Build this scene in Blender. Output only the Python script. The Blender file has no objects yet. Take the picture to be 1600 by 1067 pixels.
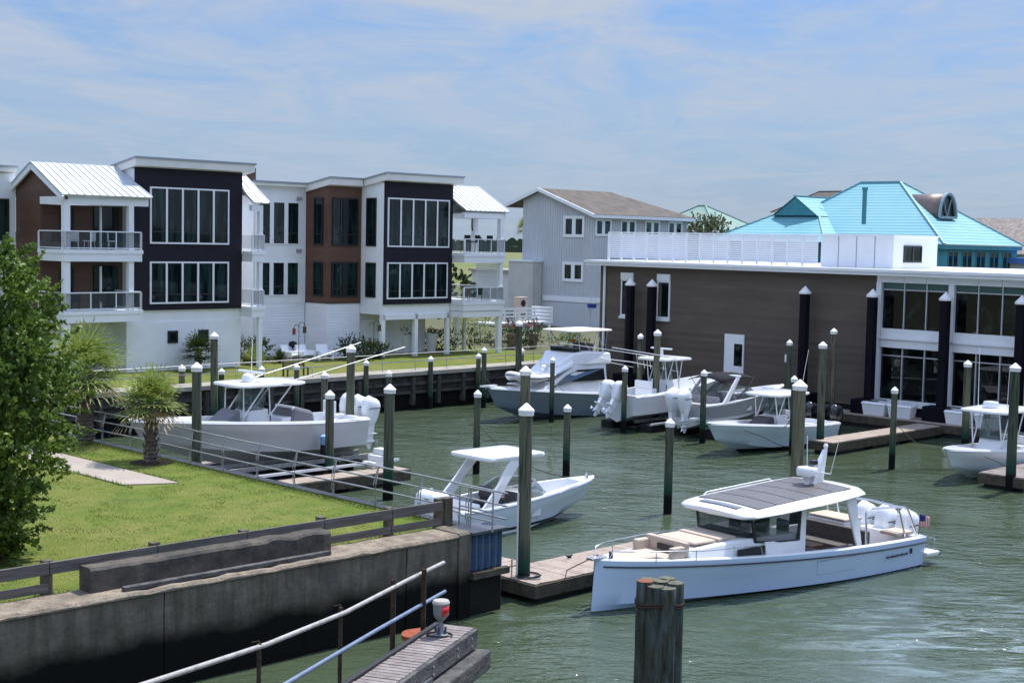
import bpy, bmesh, math, random
from mathutils import Vector, Matrix, noise as mnoise
R = math.radians
sc = bpy.context.scene
col = sc.collection
random.seed(7)

# ---------------------------------------------------------------- camera
FPX = 50 / 36 * 1600
PITCH = math.atan((533.5 - 375) / FPX)
ROLL = R(1.15)
cam_d = bpy.data.cameras.new("camera")
cam_d.lens = 50
cam_d.sensor_width = 36
cam_d.clip_end = 20000
cam = bpy.data.objects.new("camera", cam_d)
col.objects.link(cam)
_f = Vector((0, math.cos(PITCH), -math.sin(PITCH)))
_u0 = Vector((0, math.sin(PITCH), math.cos(PITCH)))
_r0 = Vector((1, 0, 0))
_r = _r0 * math.cos(ROLL) + _u0 * math.sin(ROLL)
_u = _u0 * math.cos(ROLL) - _r0 * math.sin(ROLL)
cam.matrix_world = Matrix(((_r.x, _u.x, -_f.x, 0), (_r.y, _u.y, -_f.y, 0), (_r.z, _u.z, -_f.z, 10), (0, 0, 0, 1)))
sc.camera = cam

# ---------------------------------------------------------------- sky, sun, exposure
SUN_EL, SUN_AZ = R(65), R(43)          # azimuth from +Y towards +X
world = bpy.data.worlds.new("World")
sc.world = world
world.use_nodes = True
nt = world.node_tree
nt.nodes.clear()
def wn(t, **k):
    n = nt.nodes.new(t)
    for a, b in k.items():
        setattr(n, a, b)
    return n
sky = wn("ShaderNodeTexSky", sky_type='NISHITA')
sky.sun_disc = False
sky.sun_elevation = SUN_EL
sky.sun_rotation = SUN_AZ
sky.air_density = 1.0
sky.dust_density = 0.3
sky.ozone_density = 3.0
tc = wn("ShaderNodeTexCoord")
sep = wn("ShaderNodeSeparateXYZ")
nt.links.new(tc.outputs['Generated'], sep.inputs[0])
mz = wn("ShaderNodeMath", operation='MAXIMUM'); nt.links.new(sep.outputs[2], mz.inputs[0]); mz.inputs[1].default_value = 0.0
az = wn("ShaderNodeMath", operation='ADD'); nt.links.new(mz.outputs[0], az.inputs[0]); az.inputs[1].default_value = 0.06
dx = wn("ShaderNodeMath", operation='DIVIDE'); nt.links.new(sep.outputs[0], dx.inputs[0]); nt.links.new(az.outputs[0], dx.inputs[1])
dy = wn("ShaderNodeMath", operation='DIVIDE'); nt.links.new(sep.outputs[1], dy.inputs[0]); nt.links.new(az.outputs[0], dy.inputs[1])
cmb = wn("ShaderNodeCombineXYZ"); nt.links.new(dx.outputs[0], cmb.inputs[0]); nt.links.new(dy.outputs[0], cmb.inputs[1])
def cloud(scale, stretch, rot, det, lo, hi, dist=0.6, loc=(0, 0, 0)):
    m = wn("ShaderNodeMapping"); m.inputs['Scale'].default_value = (scale, scale * stretch, 1); m.inputs['Rotation'].default_value = (0, 0, R(rot)); m.inputs['Location'].default_value = loc
    nt.links.new(cmb.outputs[0], m.inputs[0])
    n = wn("ShaderNodeTexNoise"); n.inputs['Scale'].default_value = 1; n.inputs['Detail'].default_value = det; n.inputs['Roughness'].default_value = 0.6; n.inputs['Distortion'].default_value = dist
    nt.links.new(m.outputs[0], n.inputs[0])
    r = wn("ShaderNodeMapRange"); r.inputs['From Min'].default_value = lo; r.inputs['From Max'].default_value = hi
    nt.links.new(n.outputs[0], r.inputs[0])
    return r.outputs[0]
c1 = cloud(1.05, 0.62, 22, 11, 0.36, 0.60, 1.2, (2.3, 0.7, 0))
c2 = cloud(2.6, 0.8, -25, 10, 0.38, 0.72, 1.8, (3, 1, 0))
ml = wn("ShaderNodeMath", operation='MULTIPLY'); nt.links.new(c2, ml.inputs[0]); ml.inputs[1].default_value = 0.45
ad = wn("ShaderNodeMath", operation='ADD'); nt.links.new(c1, ad.inputs[0]); nt.links.new(ml.outputs[0], ad.inputs[1])
cl = wn("ShaderNodeMath", operation='MULTIPLY', use_clamp=True); nt.links.new(ad.outputs[0], cl.inputs[0]); cl.inputs[1].default_value = 0.74
# the veil thins out towards the horizon's blue haze
mixc = wn("ShaderNodeMix", data_type='RGBA')
fd = wn("ShaderNodeMapRange"); fd.inputs['From Min'].default_value = 0.0; fd.inputs['From Max'].default_value = 0.17; fd.inputs['To Min'].default_value = 0.35; fd.inputs['To Max'].default_value = 1.0
nt.links.new(sep.outputs[2], fd.inputs[0])
cf = wn("ShaderNodeMath", operation='MULTIPLY'); nt.links.new(cl.outputs[0], cf.inputs[0]); nt.links.new(fd.outputs[0], cf.inputs[1])
nt.links.new(cf.outputs[0], mixc.inputs[0])
tintn = wn("ShaderNodeMix", data_type='RGBA', blend_type='MULTIPLY'); tintn.inputs[0].default_value = 1
nt.links.new(sky.outputs[0], tintn.inputs[6]); tintn.inputs[7].default_value = (0.50, 0.68, 0.95, 1)
hzr = wn("ShaderNodeMapRange"); hzr.inputs['From Min'].default_value = 0.0; hzr.inputs['From Max'].default_value = 0.28; hzr.inputs['To Min'].default_value = 0.9; hzr.inputs['To Max'].default_value = 0.0
nt.links.new(sep.outputs[2], hzr.inputs[0])
hzm = wn("ShaderNodeMix", data_type='RGBA'); nt.links.new(hzr.outputs[0], hzm.inputs[0]); nt.links.new(tintn.outputs[2], hzm.inputs[6]); hzm.inputs[7].default_value = (2.25, 2.85, 3.8, 1)
nt.links.new(hzm.outputs[2], mixc.inputs[6])
mixc.inputs[7].default_value = (3.5, 3.9, 4.6, 1)
# gain added to the sky above the view, fills shaded walls and brightens water
gn = wn("ShaderNodeMapRange"); gn.inputs['From Min'].default_value = 0.16; gn.inputs['From Max'].default_value = 0.7; gn.inputs['To Min'].default_value = 1.0; gn.inputs['To Max'].default_value = 2.6
nt.links.new(sep.outputs[2], gn.inputs[0])
gm = wn("ShaderNodeVectorMath", operation='SCALE'); nt.links.new(mixc.outputs[2], gm.inputs[0]); nt.links.new(gn.outputs[0], gm.inputs['Scale'])
bg = wn("ShaderNodeBackground"); bg.inputs[1].default_value = 0.10
nt.links.new(gm.outputs[0], bg.inputs[0])
out = wn("ShaderNodeOutputWorld"); nt.links.new(bg.outputs[0], out.inputs[0])

sun_d = bpy.data.lights.new("sun", 'SUN')
sun_d.energy = 3.8
sun_d.angle = R(0.5)
sun_d.color = (1.0, 0.955, 0.88)
sun = bpy.data.objects.new("sun", sun_d)
col.objects.link(sun)
_s = Vector((math.sin(SUN_AZ) * math.cos(SUN_EL), math.cos(SUN_AZ) * math.cos(SUN_EL), math.sin(SUN_EL)))
sun.rotation_euler = _s.to_track_quat('Z', 'Y').to_euler()
sun.location = (0, 0, 60)

sc.view_settings.view_transform = 'Standard'
sc.view_settings.look = 'None'
sc.view_settings.gamma = 1
sc.view_settings.exposure = 0.6
sc.view_settings.use_curve_mapping = False

# ---------------------------------------------------------------- materials
def M(name, c1, c2=None, scale=2.0, rough=0.6, stretch=(1, 1, 1), bump=0.0, bscale=None, metal=0.0, spec=0.5, lo=0.35, hi=0.65, detail=6, extra=None, coat=0.0):
    if rough >= .6 and spec == .5: spec = .15
    m = bpy.data.materials.new(name); m.use_nodes = True
    t = m.node_tree; p = t.nodes["Principled BSDF"]
    p.inputs['Roughness'].default_value = rough
    p.inputs['Metallic'].default_value = metal
    p.inputs['Specular IOR Level'].default_value = spec
    p.inputs['Coat Weight'].default_value = coat
    p.inputs['Base Color'].default_value = (*c1, 1)
    tcn = t.nodes.new("ShaderNodeTexCoord")
    mp = t.nodes.new("ShaderNodeMapping"); mp.inputs['Scale'].default_value = stretch
    t.links.new(tcn.outputs['Object'], mp.inputs[0])
    if c2 is not None:
        n = t.nodes.new("ShaderNodeTexNoise"); n.inputs['Scale'].default_value = scale; n.inputs['Detail'].default_value = detail; n.inputs['Roughness'].default_value = 0.65
        t.links.new(mp.outputs[0], n.inputs[0])
        mr = t.nodes.new("ShaderNodeMapRange"); mr.inputs['From Min'].default_value = lo; mr.inputs['From Max'].default_value = hi
        t.links.new(n.outputs[0], mr.inputs[0])
        mx = t.nodes.new("ShaderNodeMix"); mx.data_type = 'RGBA'; mx.name = 'basemix'
        mx.inputs[6].default_value = (*c1, 1); mx.inputs[7].default_value = (*c2, 1)
        t.links.new(mr.outputs[0], mx.inputs[0])
        t.links.new(mx.outputs[2], p.inputs['Base Color'])
    if bump:
        n2 = t.nodes.new("ShaderNodeTexNoise"); n2.inputs['Scale'].default_value = bscale or scale * 3; n2.inputs['Detail'].default_value = 8
        t.links.new(mp.outputs[0], n2.inputs[0])
        b = t.nodes.new("ShaderNodeBump"); b.inputs['Strength'].default_value = bump; b.inputs['Distance'].default_value = 0.05
        t.links.new(n2.outputs[0], b.inputs['Height']); t.links.new(b.outputs[0], p.inputs['Normal'])
    if extra:
        extra(t, p, tcn, mp)
    return m

def _math(t, op, a, b=None, clamp=False):
    n = t.nodes.new("ShaderNodeMath"); n.operation = op; n.use_clamp = clamp
    for i, v in enumerate((a, b)):
        if v is None: continue
        if isinstance(v, (int, float)): n.inputs[i].default_value = v
        else: t.links.new(v, n.inputs[i])
    return n.outputs[0]
def _base(t, p):
    l = p.inputs['Base Color'].links
    if l: return l[0].from_socket
    c = t.nodes.new("ShaderNodeRGB"); c.outputs[0].default_value = p.inputs['Base Color'].default_value
    return c.outputs[0]
def _mixto(t, p, fac, colr):
    src = _base(t, p)
    mx = t.nodes.new("ShaderNodeMix"); mx.data_type = 'RGBA'
    t.links.new(fac, mx.inputs[0]); t.links.new(src, mx.inputs[6])
    if isinstance(colr, tuple): mx.inputs[7].default_value = (*colr, 1)
    else: t.links.new(colr, mx.inputs[7])
    t.links.new(mx.outputs[2], p.inputs['Base Color'])

def lap(period, depth=0.02, axis=2, strength=0.8, sawtooth=True, tone=0.0):
    """boards along an axis: a real relief through bump, one slightly different tone per board"""
    def ex(t, p, tcn, mp):
        s = t.nodes.new("ShaderNodeSeparateXYZ"); t.links.new(tcn.outputs['Object'], s.inputs[0])
        d = _math(t, 'DIVIDE', s.outputs[axis], period)
        fr = _math(t, 'FRACT', d)
        h = _math(t, 'SUBTRACT', 1.0, fr) if sawtooth else _math(t, 'GREATER_THAN', fr, 0.08)
        b = t.nodes.new("ShaderNodeBump"); b.inputs['Strength'].default_value = strength; b.inputs['Distance'].default_value = depth
        t.links.new(h, b.inputs['Height']); t.links.new(b.outputs[0], p.inputs['Normal'])
        if tone:
            fl = _math(t, 'FLOOR', d)
            w = t.nodes.new("ShaderNodeTexWhiteNoise"); w.noise_dimensions = '1D'; t.links.new(fl, w.inputs['W'])
            v = _math(t, 'MULTIPLY', w.outputs[0], tone)
            _mixto(t, p, v, (0.02, 0.018, 0.015))
    return ex

def zline(z0, z1, colr, wob=0.0, wscale=1.5):
    """paint or growth below a height: colour goes to colr from z1 down to z0 (object z)"""
    def ex(t, p, tcn, mp):
        s = t.nodes.new("ShaderNodeSeparateXYZ"); t.links.new(tcn.outputs['Object'], s.inputs[0])
        z = s.outputs[2]
        if wob:
            n = t.nodes.new("ShaderNodeTexNoise"); n.inputs['Scale'].default_value = wscale; n.inputs['Detail'].default_value = 6
            t.links.new(tcn.outputs['Object'], n.inputs[0])
            z = _math(t, 'ADD', z, _math(t, 'MULTIPLY', _math(t, 'SUBTRACT', n.outputs[0], 0.5), wob))
        mr = t.nodes.new("ShaderNodeMapRange"); mr.inputs['From Min'].default_value = z1; mr.inputs['From Max'].default_value = z0
        t.links.new(z, mr.inputs[0])
        _mixto(t, p, mr.outputs[0], colr)
    return ex
def both(*fs):
    def ex(*a):
        for f in fs: f(*a)
    return ex

white = M("white_paint", (0.80, 0.82, 0.85), (0.75, 0.77, 0.80), 1.2, 0.5)
white_lap = M("white_lap_siding", (0.80, 0.82, 0.85), (0.73, 0.75, 0.78), 0.8, 0.55, extra=lap(0.19, 0.045, tone=0.05, strength=1))
white_flat = M("white_stucco", (0.80, 0.82, 0.85), (0.74, 0.76, 0.79), 0.7, 0.7, bump=0.15, bscale=8)
navy = M("charcoal_panel", (0.023, 0.021, 0.029), (0.019, 0.018, 0.025), 1.5, 0.75, extra=lap(0.3, 0.01, strength=0.4, sawtooth=False))
brownwood = M("brown_wood_panel", (0.135, 0.062, 0.038), (0.10, 0.045, 0.028), 2.0, 0.5, stretch=(1, 1, 6), extra=lap(0.32, 0.012, sawtooth=False, tone=0.35))
metalroof = M("galvanised_roof", (0.60, 0.63, 0.66), (0.50, 0.54, 0.58), 1.0, 0.38, metal=0.35)
fascia = M("pale_fascia", (0.74, 0.73, 0.69), (0.66, 0.65, 0.62), 0.9, 0.55)
roofedge = M("grey_metal_edge", (0.30, 0.34, 0.40), None, rough=0.4, metal=0.4)
def glass_extra(t, p, tcn, mp):
    # curtains and blinds standing behind the pane: vertical folds of one pale teal tone
    s = t.nodes.new("ShaderNodeSeparateXYZ"); t.links.new(tcn.outputs['Object'], s.inputs[0])
    cx = t.nodes.new("ShaderNodeCombineXYZ")
    t.links.new(_math(t, 'MULTIPLY', _math(t, 'ADD', s.outputs[0], s.outputs[1]), 2.3), cx.inputs[0]); t.links.new(_math(t, 'MULTIPLY', s.outputs[2], 0.35), cx.inputs[2])
    n = t.nodes.new("ShaderNodeTexNoise"); n.inputs['Scale'].default_value = 1.0; n.inputs['Detail'].default_value = 3
    t.links.new(cx.outputs[0], n.inputs[0])
    mr = t.nodes.new("ShaderNodeMapRange"); mr.inputs['From Min'].default_value = 0.48; mr.inputs['From Max'].default_value = 0.60
    t.links.new(n.outputs[0], mr.inputs[0])
    _mixto(t, p, _math(t, 'MULTIPLY', mr.outputs[0], 0.5), (0.024, 0.062, 0.056))
winglass = M("window_glass", (0.004, 0.009, 0.011), None, rough=0.03, spec=0.45, extra=glass_extra)
bigglass = M("storefront_glass", (0.002, 0.004, 0.004), (0.035, 0.05, 0.045), 0.55, 0.02, spec=0.42, lo=0.5, hi=0.75, detail=3)
darkframe = M("black_window_frame", (0.012, 0.013, 0.015), None, rough=0.4)
alu = M("brushed_aluminium", (0.55, 0.57, 0.60), (0.45, 0.47, 0.50), 3, 0.35, metal=0.6)
steel = M("galvanised_tube", (0.42, 0.42, 0.42), (0.30, 0.30, 0.30), 5, 0.4, metal=0.5)
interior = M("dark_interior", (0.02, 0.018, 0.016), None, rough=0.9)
def streaks(colr, amt, sc_=3.2):
    """run-off stains: drips stretched down the face"""
    def ex(t, p, tcn, mp):
        m2 = t.nodes.new("ShaderNodeMapping"); m2.inputs['Scale'].default_value = (1, 1, .16); t.links.new(tcn.outputs['Object'], m2.inputs[0])
        n = t.nodes.new("ShaderNodeTexNoise"); n.inputs['Scale'].default_value = sc_; n.inputs['Detail'].default_value = 8; n.inputs['Roughness'].default_value = .7; t.links.new(m2.outputs[0], n.inputs[0])
        mr = t.nodes.new("ShaderNodeMapRange"); mr.inputs['From Min'].default_value = .44; mr.inputs['From Max'].default_value = .68; t.links.new(n.outputs[0], mr.inputs[0])
        _mixto(t, p, _math(t, 'MULTIPLY', mr.outputs[0], amt), colr)
    return ex
gel = M("white_gelcoat", (0.80, 0.81, 0.82), (0.74, 0.75, 0.77), 0.6, 0.22, coat=0.4)
E_gel = M("white_hull_gelcoat", (0.74, 0.79, 0.85), (0.68, 0.74, 0.81), 0.5, 0.18, coat=0.5, extra=zline(0.03, 0.05, (0.02, 0.025, 0.035)))
rub = M("black_rubber", (0.015, 0.015, 0.017), None, rough=0.5)
tan = M("tan_cushion", (0.52, 0.43, 0.35), (0.45, 0.37, 0.30), 4, 0.75, bump=0.2, bscale=12)
greycush = M("grey_cushion", (0.13, 0.115, 0.11), (0.10, 0.09, 0.085), 4, 0.75)
teak = M("teak_deck", (0.26, 0.17, 0.10), (0.18, 0.12, 0.07), 3, 0.6, extra=lap(0.06, 0.005, axis=1, sawtooth=False))
tint = M("tinted_boat_glass", (0.01, 0.016, 0.018), None, rough=0.04, spec=0.9)
def clearglass(name, colr, alpha=0.45):
    m = M(name, colr, None, rough=0.03, spec=0.8)
    p = m.node_tree.nodes["Principled BSDF"]; p.inputs['Alpha'].default_value = alpha
    return m
boatglass = clearglass("clear_windscreen", (0.05, 0.10, 0.10), 0.45)
railglass = clearglass("balcony_glass", (0.06, 0.09, 0.10), 0.35)
panelmat = M("solar_panel", (0.085, 0.08, 0.082), (0.12, 0.112, 0.11), 1.2, 0.42, stretch=(1, 6, 1))
cowlwhite = M("engine_white", (0.80, 0.82, 0.85), None, rough=0.16, coat=0.6)
cowlblack = M("engine_black", (0.010, 0.011, 0.013), None, rough=0.2, coat=0.5)
chrome = M("stainless_tube", (0.62, 0.63, 0.65), None, rough=0.22, metal=0.9)
deckwood = M("weathered_planks", (0.40, 0.33, 0.275), (0.28, 0.225, 0.185), 2.5, 0.8, bump=0.4, bscale=20)
deckgrey = M("silvered_planks", (0.30, 0.27, 0.26), (0.17, 0.14, 0.13), 3, 0.85, stretch=(1, 1, 1), bump=0.5, bscale=25, lo=0.3, hi=0.7)
dockside = M("dock_fascia_timber", (0.10, 0.085, 0.06), (0.05, 0.045, 0.035), 3, 0.85, bump=0.4, bscale=15)
silverwood = M("old_grey_timber", (0.13, 0.125, 0.12), (0.05, 0.052, 0.055), 3, 0.9, stretch=(1, 1, 3), bump=0.6, bscale=12)
concrete = M("old_concrete", (0.225, 0.192, 0.158), (0.115, 0.10, 0.086), 1.3, 0.9, bump=0.6, bscale=9, detail=10,
             extra=both(streaks((.055, .05, .035), .8), streaks((.10, .11, .05), .35, 11), zline(.55, 1.75, (0.05, 0.043, 0.03), wob=0.5, wscale=.6), zline(.98, 1.38, (0.006, 0.006, 0.005), wob=0.75, wscale=.9)))
concrete_cap = M("sandy_concrete_top", (0.30, 0.25, 0.19), (0.15, 0.125, 0.10), 2.5, 0.95, bump=0.9, bscale=14, detail=10)
coping = M("pale_concrete_coping", (0.36, 0.33, 0.28), (0.26, 0.24, 0.21), 1.2, 0.9, bump=0.3, bscale=8)
sidewalk = M("pavement_concrete", (0.36, 0.31, 0.26), (0.30, 0.26, 0.22), 1.2, 0.9, bump=0.1)
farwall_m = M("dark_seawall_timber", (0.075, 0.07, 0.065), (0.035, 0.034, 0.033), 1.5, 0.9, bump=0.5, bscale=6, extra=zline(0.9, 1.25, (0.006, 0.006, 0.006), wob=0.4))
def stain_green(z0, z1, z2):
    return both(zline(z0 + 0.2, z1 + .2, (0.018, 0.055, 0.038), wob=0.5, wscale=2), zline(z0 - .15, z0 + .1, (0.006, 0.006, 0.006), wob=0.25, wscale=4))
def per_pile(t, p, tcn, mp):
    # every pile has weathered a little differently, and has pale checks running down it
    oi = t.nodes.new("ShaderNodeObjectInfo")
    _mixto(t, p, _math(t, 'MULTIPLY', oi.outputs['Random'], .55), (.17, .16, .115))
    m2 = t.nodes.new("ShaderNodeMapping"); m2.inputs['Scale'].default_value = (1, 1, .05); t.links.new(tcn.outputs['Object'], m2.inputs[0]); t.links.new(oi.outputs['Random'], m2.inputs['Location'])
    n = t.nodes.new("ShaderNodeTexNoise"); n.inputs['Scale'].default_value = 14; n.inputs['Detail'].default_value = 6; t.links.new(m2.outputs[0], n.inputs[0])
    mr = t.nodes.new("ShaderNodeMapRange"); mr.inputs['From Min'].default_value = .52; mr.inputs['From Max'].default_value = .62; t.links.new(n.outputs[0], mr.inputs[0])
    _mixto(t, p, _math(t, 'MULTIPLY', mr.outputs[0], .7), (.018, .022, .016))
def pilemat(name, a, b):
    return M(name, a, b, 3.0, 0.85, stretch=(1, 1, 0.18), bump=0.6, bscale=14, lo=0.38, hi=0.62, extra=both(per_pile, stain_green(0.75, 1.6, 0)))
pile_mats = [pilemat("treated_pile_green", (0.085, 0.105, 0.07), (0.042, 0.06, 0.042)),
             pilemat("treated_pile_olive", (0.16, 0.155, 0.10), (0.085, 0.09, 0.058)),
             pilemat("treated_pile_dark", (0.055, 0.075, 0.058), (0.028, 0.042, 0.035))]
capwhite = M("white_plastic_cap", (0.82, 0.82, 0.80), (0.72, 0.72, 0.70), 4, 0.45)
blackpile = M("black_sleeve", (0.004, 0.0035, 0.008), (0.007, 0.006, 0.011), 2, 0.5, spec=.12)
bluesteel = M("faded_blue_steel", (0.055, 0.11, 0.22), (0.10, 0.14, 0.19), 3, 0.6, bump=0.3, bscale=10)
rust = M("rusted_iron", (0.30, 0.085, 0.045), (0.20, 0.055, 0.03), 6, 0.9, bump=0.3)
darkrust = M("rusty_dark_steel", (0.035, 0.027, 0.022), (0.075, 0.045, 0.03), 5, 0.85, bump=0.3)
galv = M("grey_galvanised_pipe", (0.40, 0.39, 0.37), (0.27, 0.25, 0.23), 6, 0.55, metal=0.2, bump=0.1)
bluepipe = M("blue_grey_pipe", (0.17, 0.22, 0.32), (0.12, 0.16, 0.24), 6, 0.5, metal=0.2)
lampgrey = M("grey_enamel", (0.22, 0.24, 0.25), (0.16, 0.17, 0.18), 8, 0.45)
redlens = M("red_lens", (0.55, 0.01, 0.012), None, rough=0.15, coat=0.5)

def grass_mat(name, a, b, c):
    def ex(t, p, tcn, mp):
        n = t.nodes.new("ShaderNodeTexNoise"); n.inputs['Scale'].default_value = 0.22; n.inputs['Detail'].default_value = 5
        t.links.new(tcn.outputs['Object'], n.inputs[0])
        mr = t.nodes.new("ShaderNodeMapRange"); mr.inputs['From Min'].default_value = 0.38; mr.inputs['From Max'].default_value = 0.62; n.inputs['Roughness'].default_value = .75; n.inputs['Distortion'].default_value = .6
        t.links.new(n.outputs[0], mr.inputs[0])
        _mixto(t, p, _math(t, 'MULTIPLY', mr.outputs[0], 0.85), c)
        n = t.nodes.new('ShaderNodeTexNoise'); n.inputs['Scale'].default_value = 1.1; n.inputs['Detail'].default_value = 7; t.links.new(tcn.outputs['Object'], n.inputs[0])
        mr = t.nodes.new('ShaderNodeMapRange'); mr.inputs['From Min'].default_value = .5; mr.inputs['From Max'].default_value = .72; t.links.new(n.outputs[0], mr.inputs[0])
        _mixto(t, p, _math(t, 'MULTIPLY', mr.outputs[0], 0.7), (.055, .11, .02))
    return M(name, a, b, 3.5, 0.95, bump=0.9, bscale=22, spec=0.1, lo=0.3, hi=0.7, detail=10, extra=ex)
grass_m = grass_mat("mown_grass", (0.080, 0.130, 0.017), (0.12, 0.162, 0.028), (0.19, 0.182, 0.055))
fargrass_m = grass_mat("far_grass", (0.10, 0.145, 0.022), (0.14, 0.165, 0.035), (0.18, 0.17, 0.055))
soil = M("ground_soil", (0.12, 0.115, 0.07), (0.09, 0.10, 0.05), 0.05, 0.95)
mulch = M("mulch", (0.05, 0.03, 0.02), (0.03, 0.02, 0.014), 9, 0.95, bump=0.8)

water_m = bpy.data.materials.new("harbour_water"); water_m.use_nodes = True
def _water():
    t = water_m.node_tree; p = t.nodes["Principled BSDF"]
    p.inputs['Roughness'].default_value = 0.045; p.inputs['IOR'].default_value = 1.33
    tcn = t.nodes.new("ShaderNodeTexCoord")
    n0 = t.nodes.new("ShaderNodeTexNoise"); n0.inputs['Scale'].default_value = 0.06; n0.inputs['Detail'].default_value = 3; t.links.new(tcn.outputs['Object'], n0.inputs[0])
    mx = t.nodes.new("ShaderNodeMix"); mx.data_type = 'RGBA'; mx.inputs[6].default_value = (0.046, 0.066, 0.037, 1); mx.inputs[7].default_value = (0.062, 0.084, 0.050, 1)
    t.links.new(n0.outputs[0], mx.inputs[0]); t.links.new(mx.outputs[2], p.inputs['Base Color'])
    # pale swirling streaks painted into the yacht's wash for bright sky reflections
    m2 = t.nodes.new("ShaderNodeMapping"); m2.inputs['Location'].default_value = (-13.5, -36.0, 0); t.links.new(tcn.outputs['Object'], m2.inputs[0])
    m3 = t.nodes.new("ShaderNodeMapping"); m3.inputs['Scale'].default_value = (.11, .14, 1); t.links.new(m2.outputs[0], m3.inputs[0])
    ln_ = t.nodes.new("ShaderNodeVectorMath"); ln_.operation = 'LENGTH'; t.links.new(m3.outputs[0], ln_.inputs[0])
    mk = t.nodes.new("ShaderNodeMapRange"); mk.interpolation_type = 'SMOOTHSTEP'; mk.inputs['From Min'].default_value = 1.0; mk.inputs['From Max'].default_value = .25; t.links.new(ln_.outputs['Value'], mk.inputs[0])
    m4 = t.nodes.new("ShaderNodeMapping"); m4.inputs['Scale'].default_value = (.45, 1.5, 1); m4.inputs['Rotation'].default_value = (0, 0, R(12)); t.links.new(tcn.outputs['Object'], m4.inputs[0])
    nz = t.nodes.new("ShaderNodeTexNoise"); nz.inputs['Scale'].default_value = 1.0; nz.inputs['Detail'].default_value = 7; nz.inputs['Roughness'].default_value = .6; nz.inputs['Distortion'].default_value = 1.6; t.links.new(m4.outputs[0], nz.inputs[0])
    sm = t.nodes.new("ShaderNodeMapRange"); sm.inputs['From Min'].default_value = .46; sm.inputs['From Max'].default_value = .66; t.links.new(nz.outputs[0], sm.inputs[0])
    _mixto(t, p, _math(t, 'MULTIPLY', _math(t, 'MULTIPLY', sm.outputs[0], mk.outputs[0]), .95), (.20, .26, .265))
    def wav(scale, rot, sx, sy, det, dist):
        mp = t.nodes.new("ShaderNodeMapping"); mp.inputs['Rotation'].default_value = (0, 0, R(rot)); mp.inputs['Scale'].default_value = (sx, sy, 1)
        t.links.new(tcn.outputs['Object'], mp.inputs[0])
        n = t.nodes.new("ShaderNodeTexNoise"); n.inputs['Scale'].default_value = scale; n.inputs['Detail'].default_value = det; n.inputs['Roughness'].default_value = 0.5; n.inputs['Distortion'].default_value = dist
        t.links.new(mp.outputs[0], n.inputs[0]); return n.outputs[0]
    a = wav(0.5, 20, 1, 1.8, 2, 0.6); b = wav(1.7, -10, 1, 1.8, 3, 0.8); c = wav(5.5, 5, 1, 1.6, 2, 0.5)
    # calmer patches between the fresher ones
    q = wav(0.09, 0, 1, 1, 2, 0.5)
    mr = t.nodes.new("ShaderNodeMapRange"); mr.inputs['From Min'].default_value = 0.38; mr.inputs['From Max'].default_value = 0.62; mr.inputs['To Min'].default_value = 0.22; mr.inputs['To Max'].default_value = 1.25
    t.links.new(q, mr.inputs[0])
    h = _math(t, 'ADD', _math(t, 'MULTIPLY', a, 1.0), _math(t, 'ADD', _math(t, 'MULTIPLY', b, 0.5), _math(t, 'MULTIPLY', c, 0.11)))
    h = _math(t, 'MULTIPLY', h, mr.outputs[0])
    bp = t.nodes.new("ShaderNodeBump"); bp.inputs['Strength'].default_value = 1.0; bp.inputs['Distance'].default_value = 0.2
    t.links.new(h, bp.inputs['Height']); t.links.new(bp.outputs[0], p.inputs['Normal'])
_water()

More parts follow.
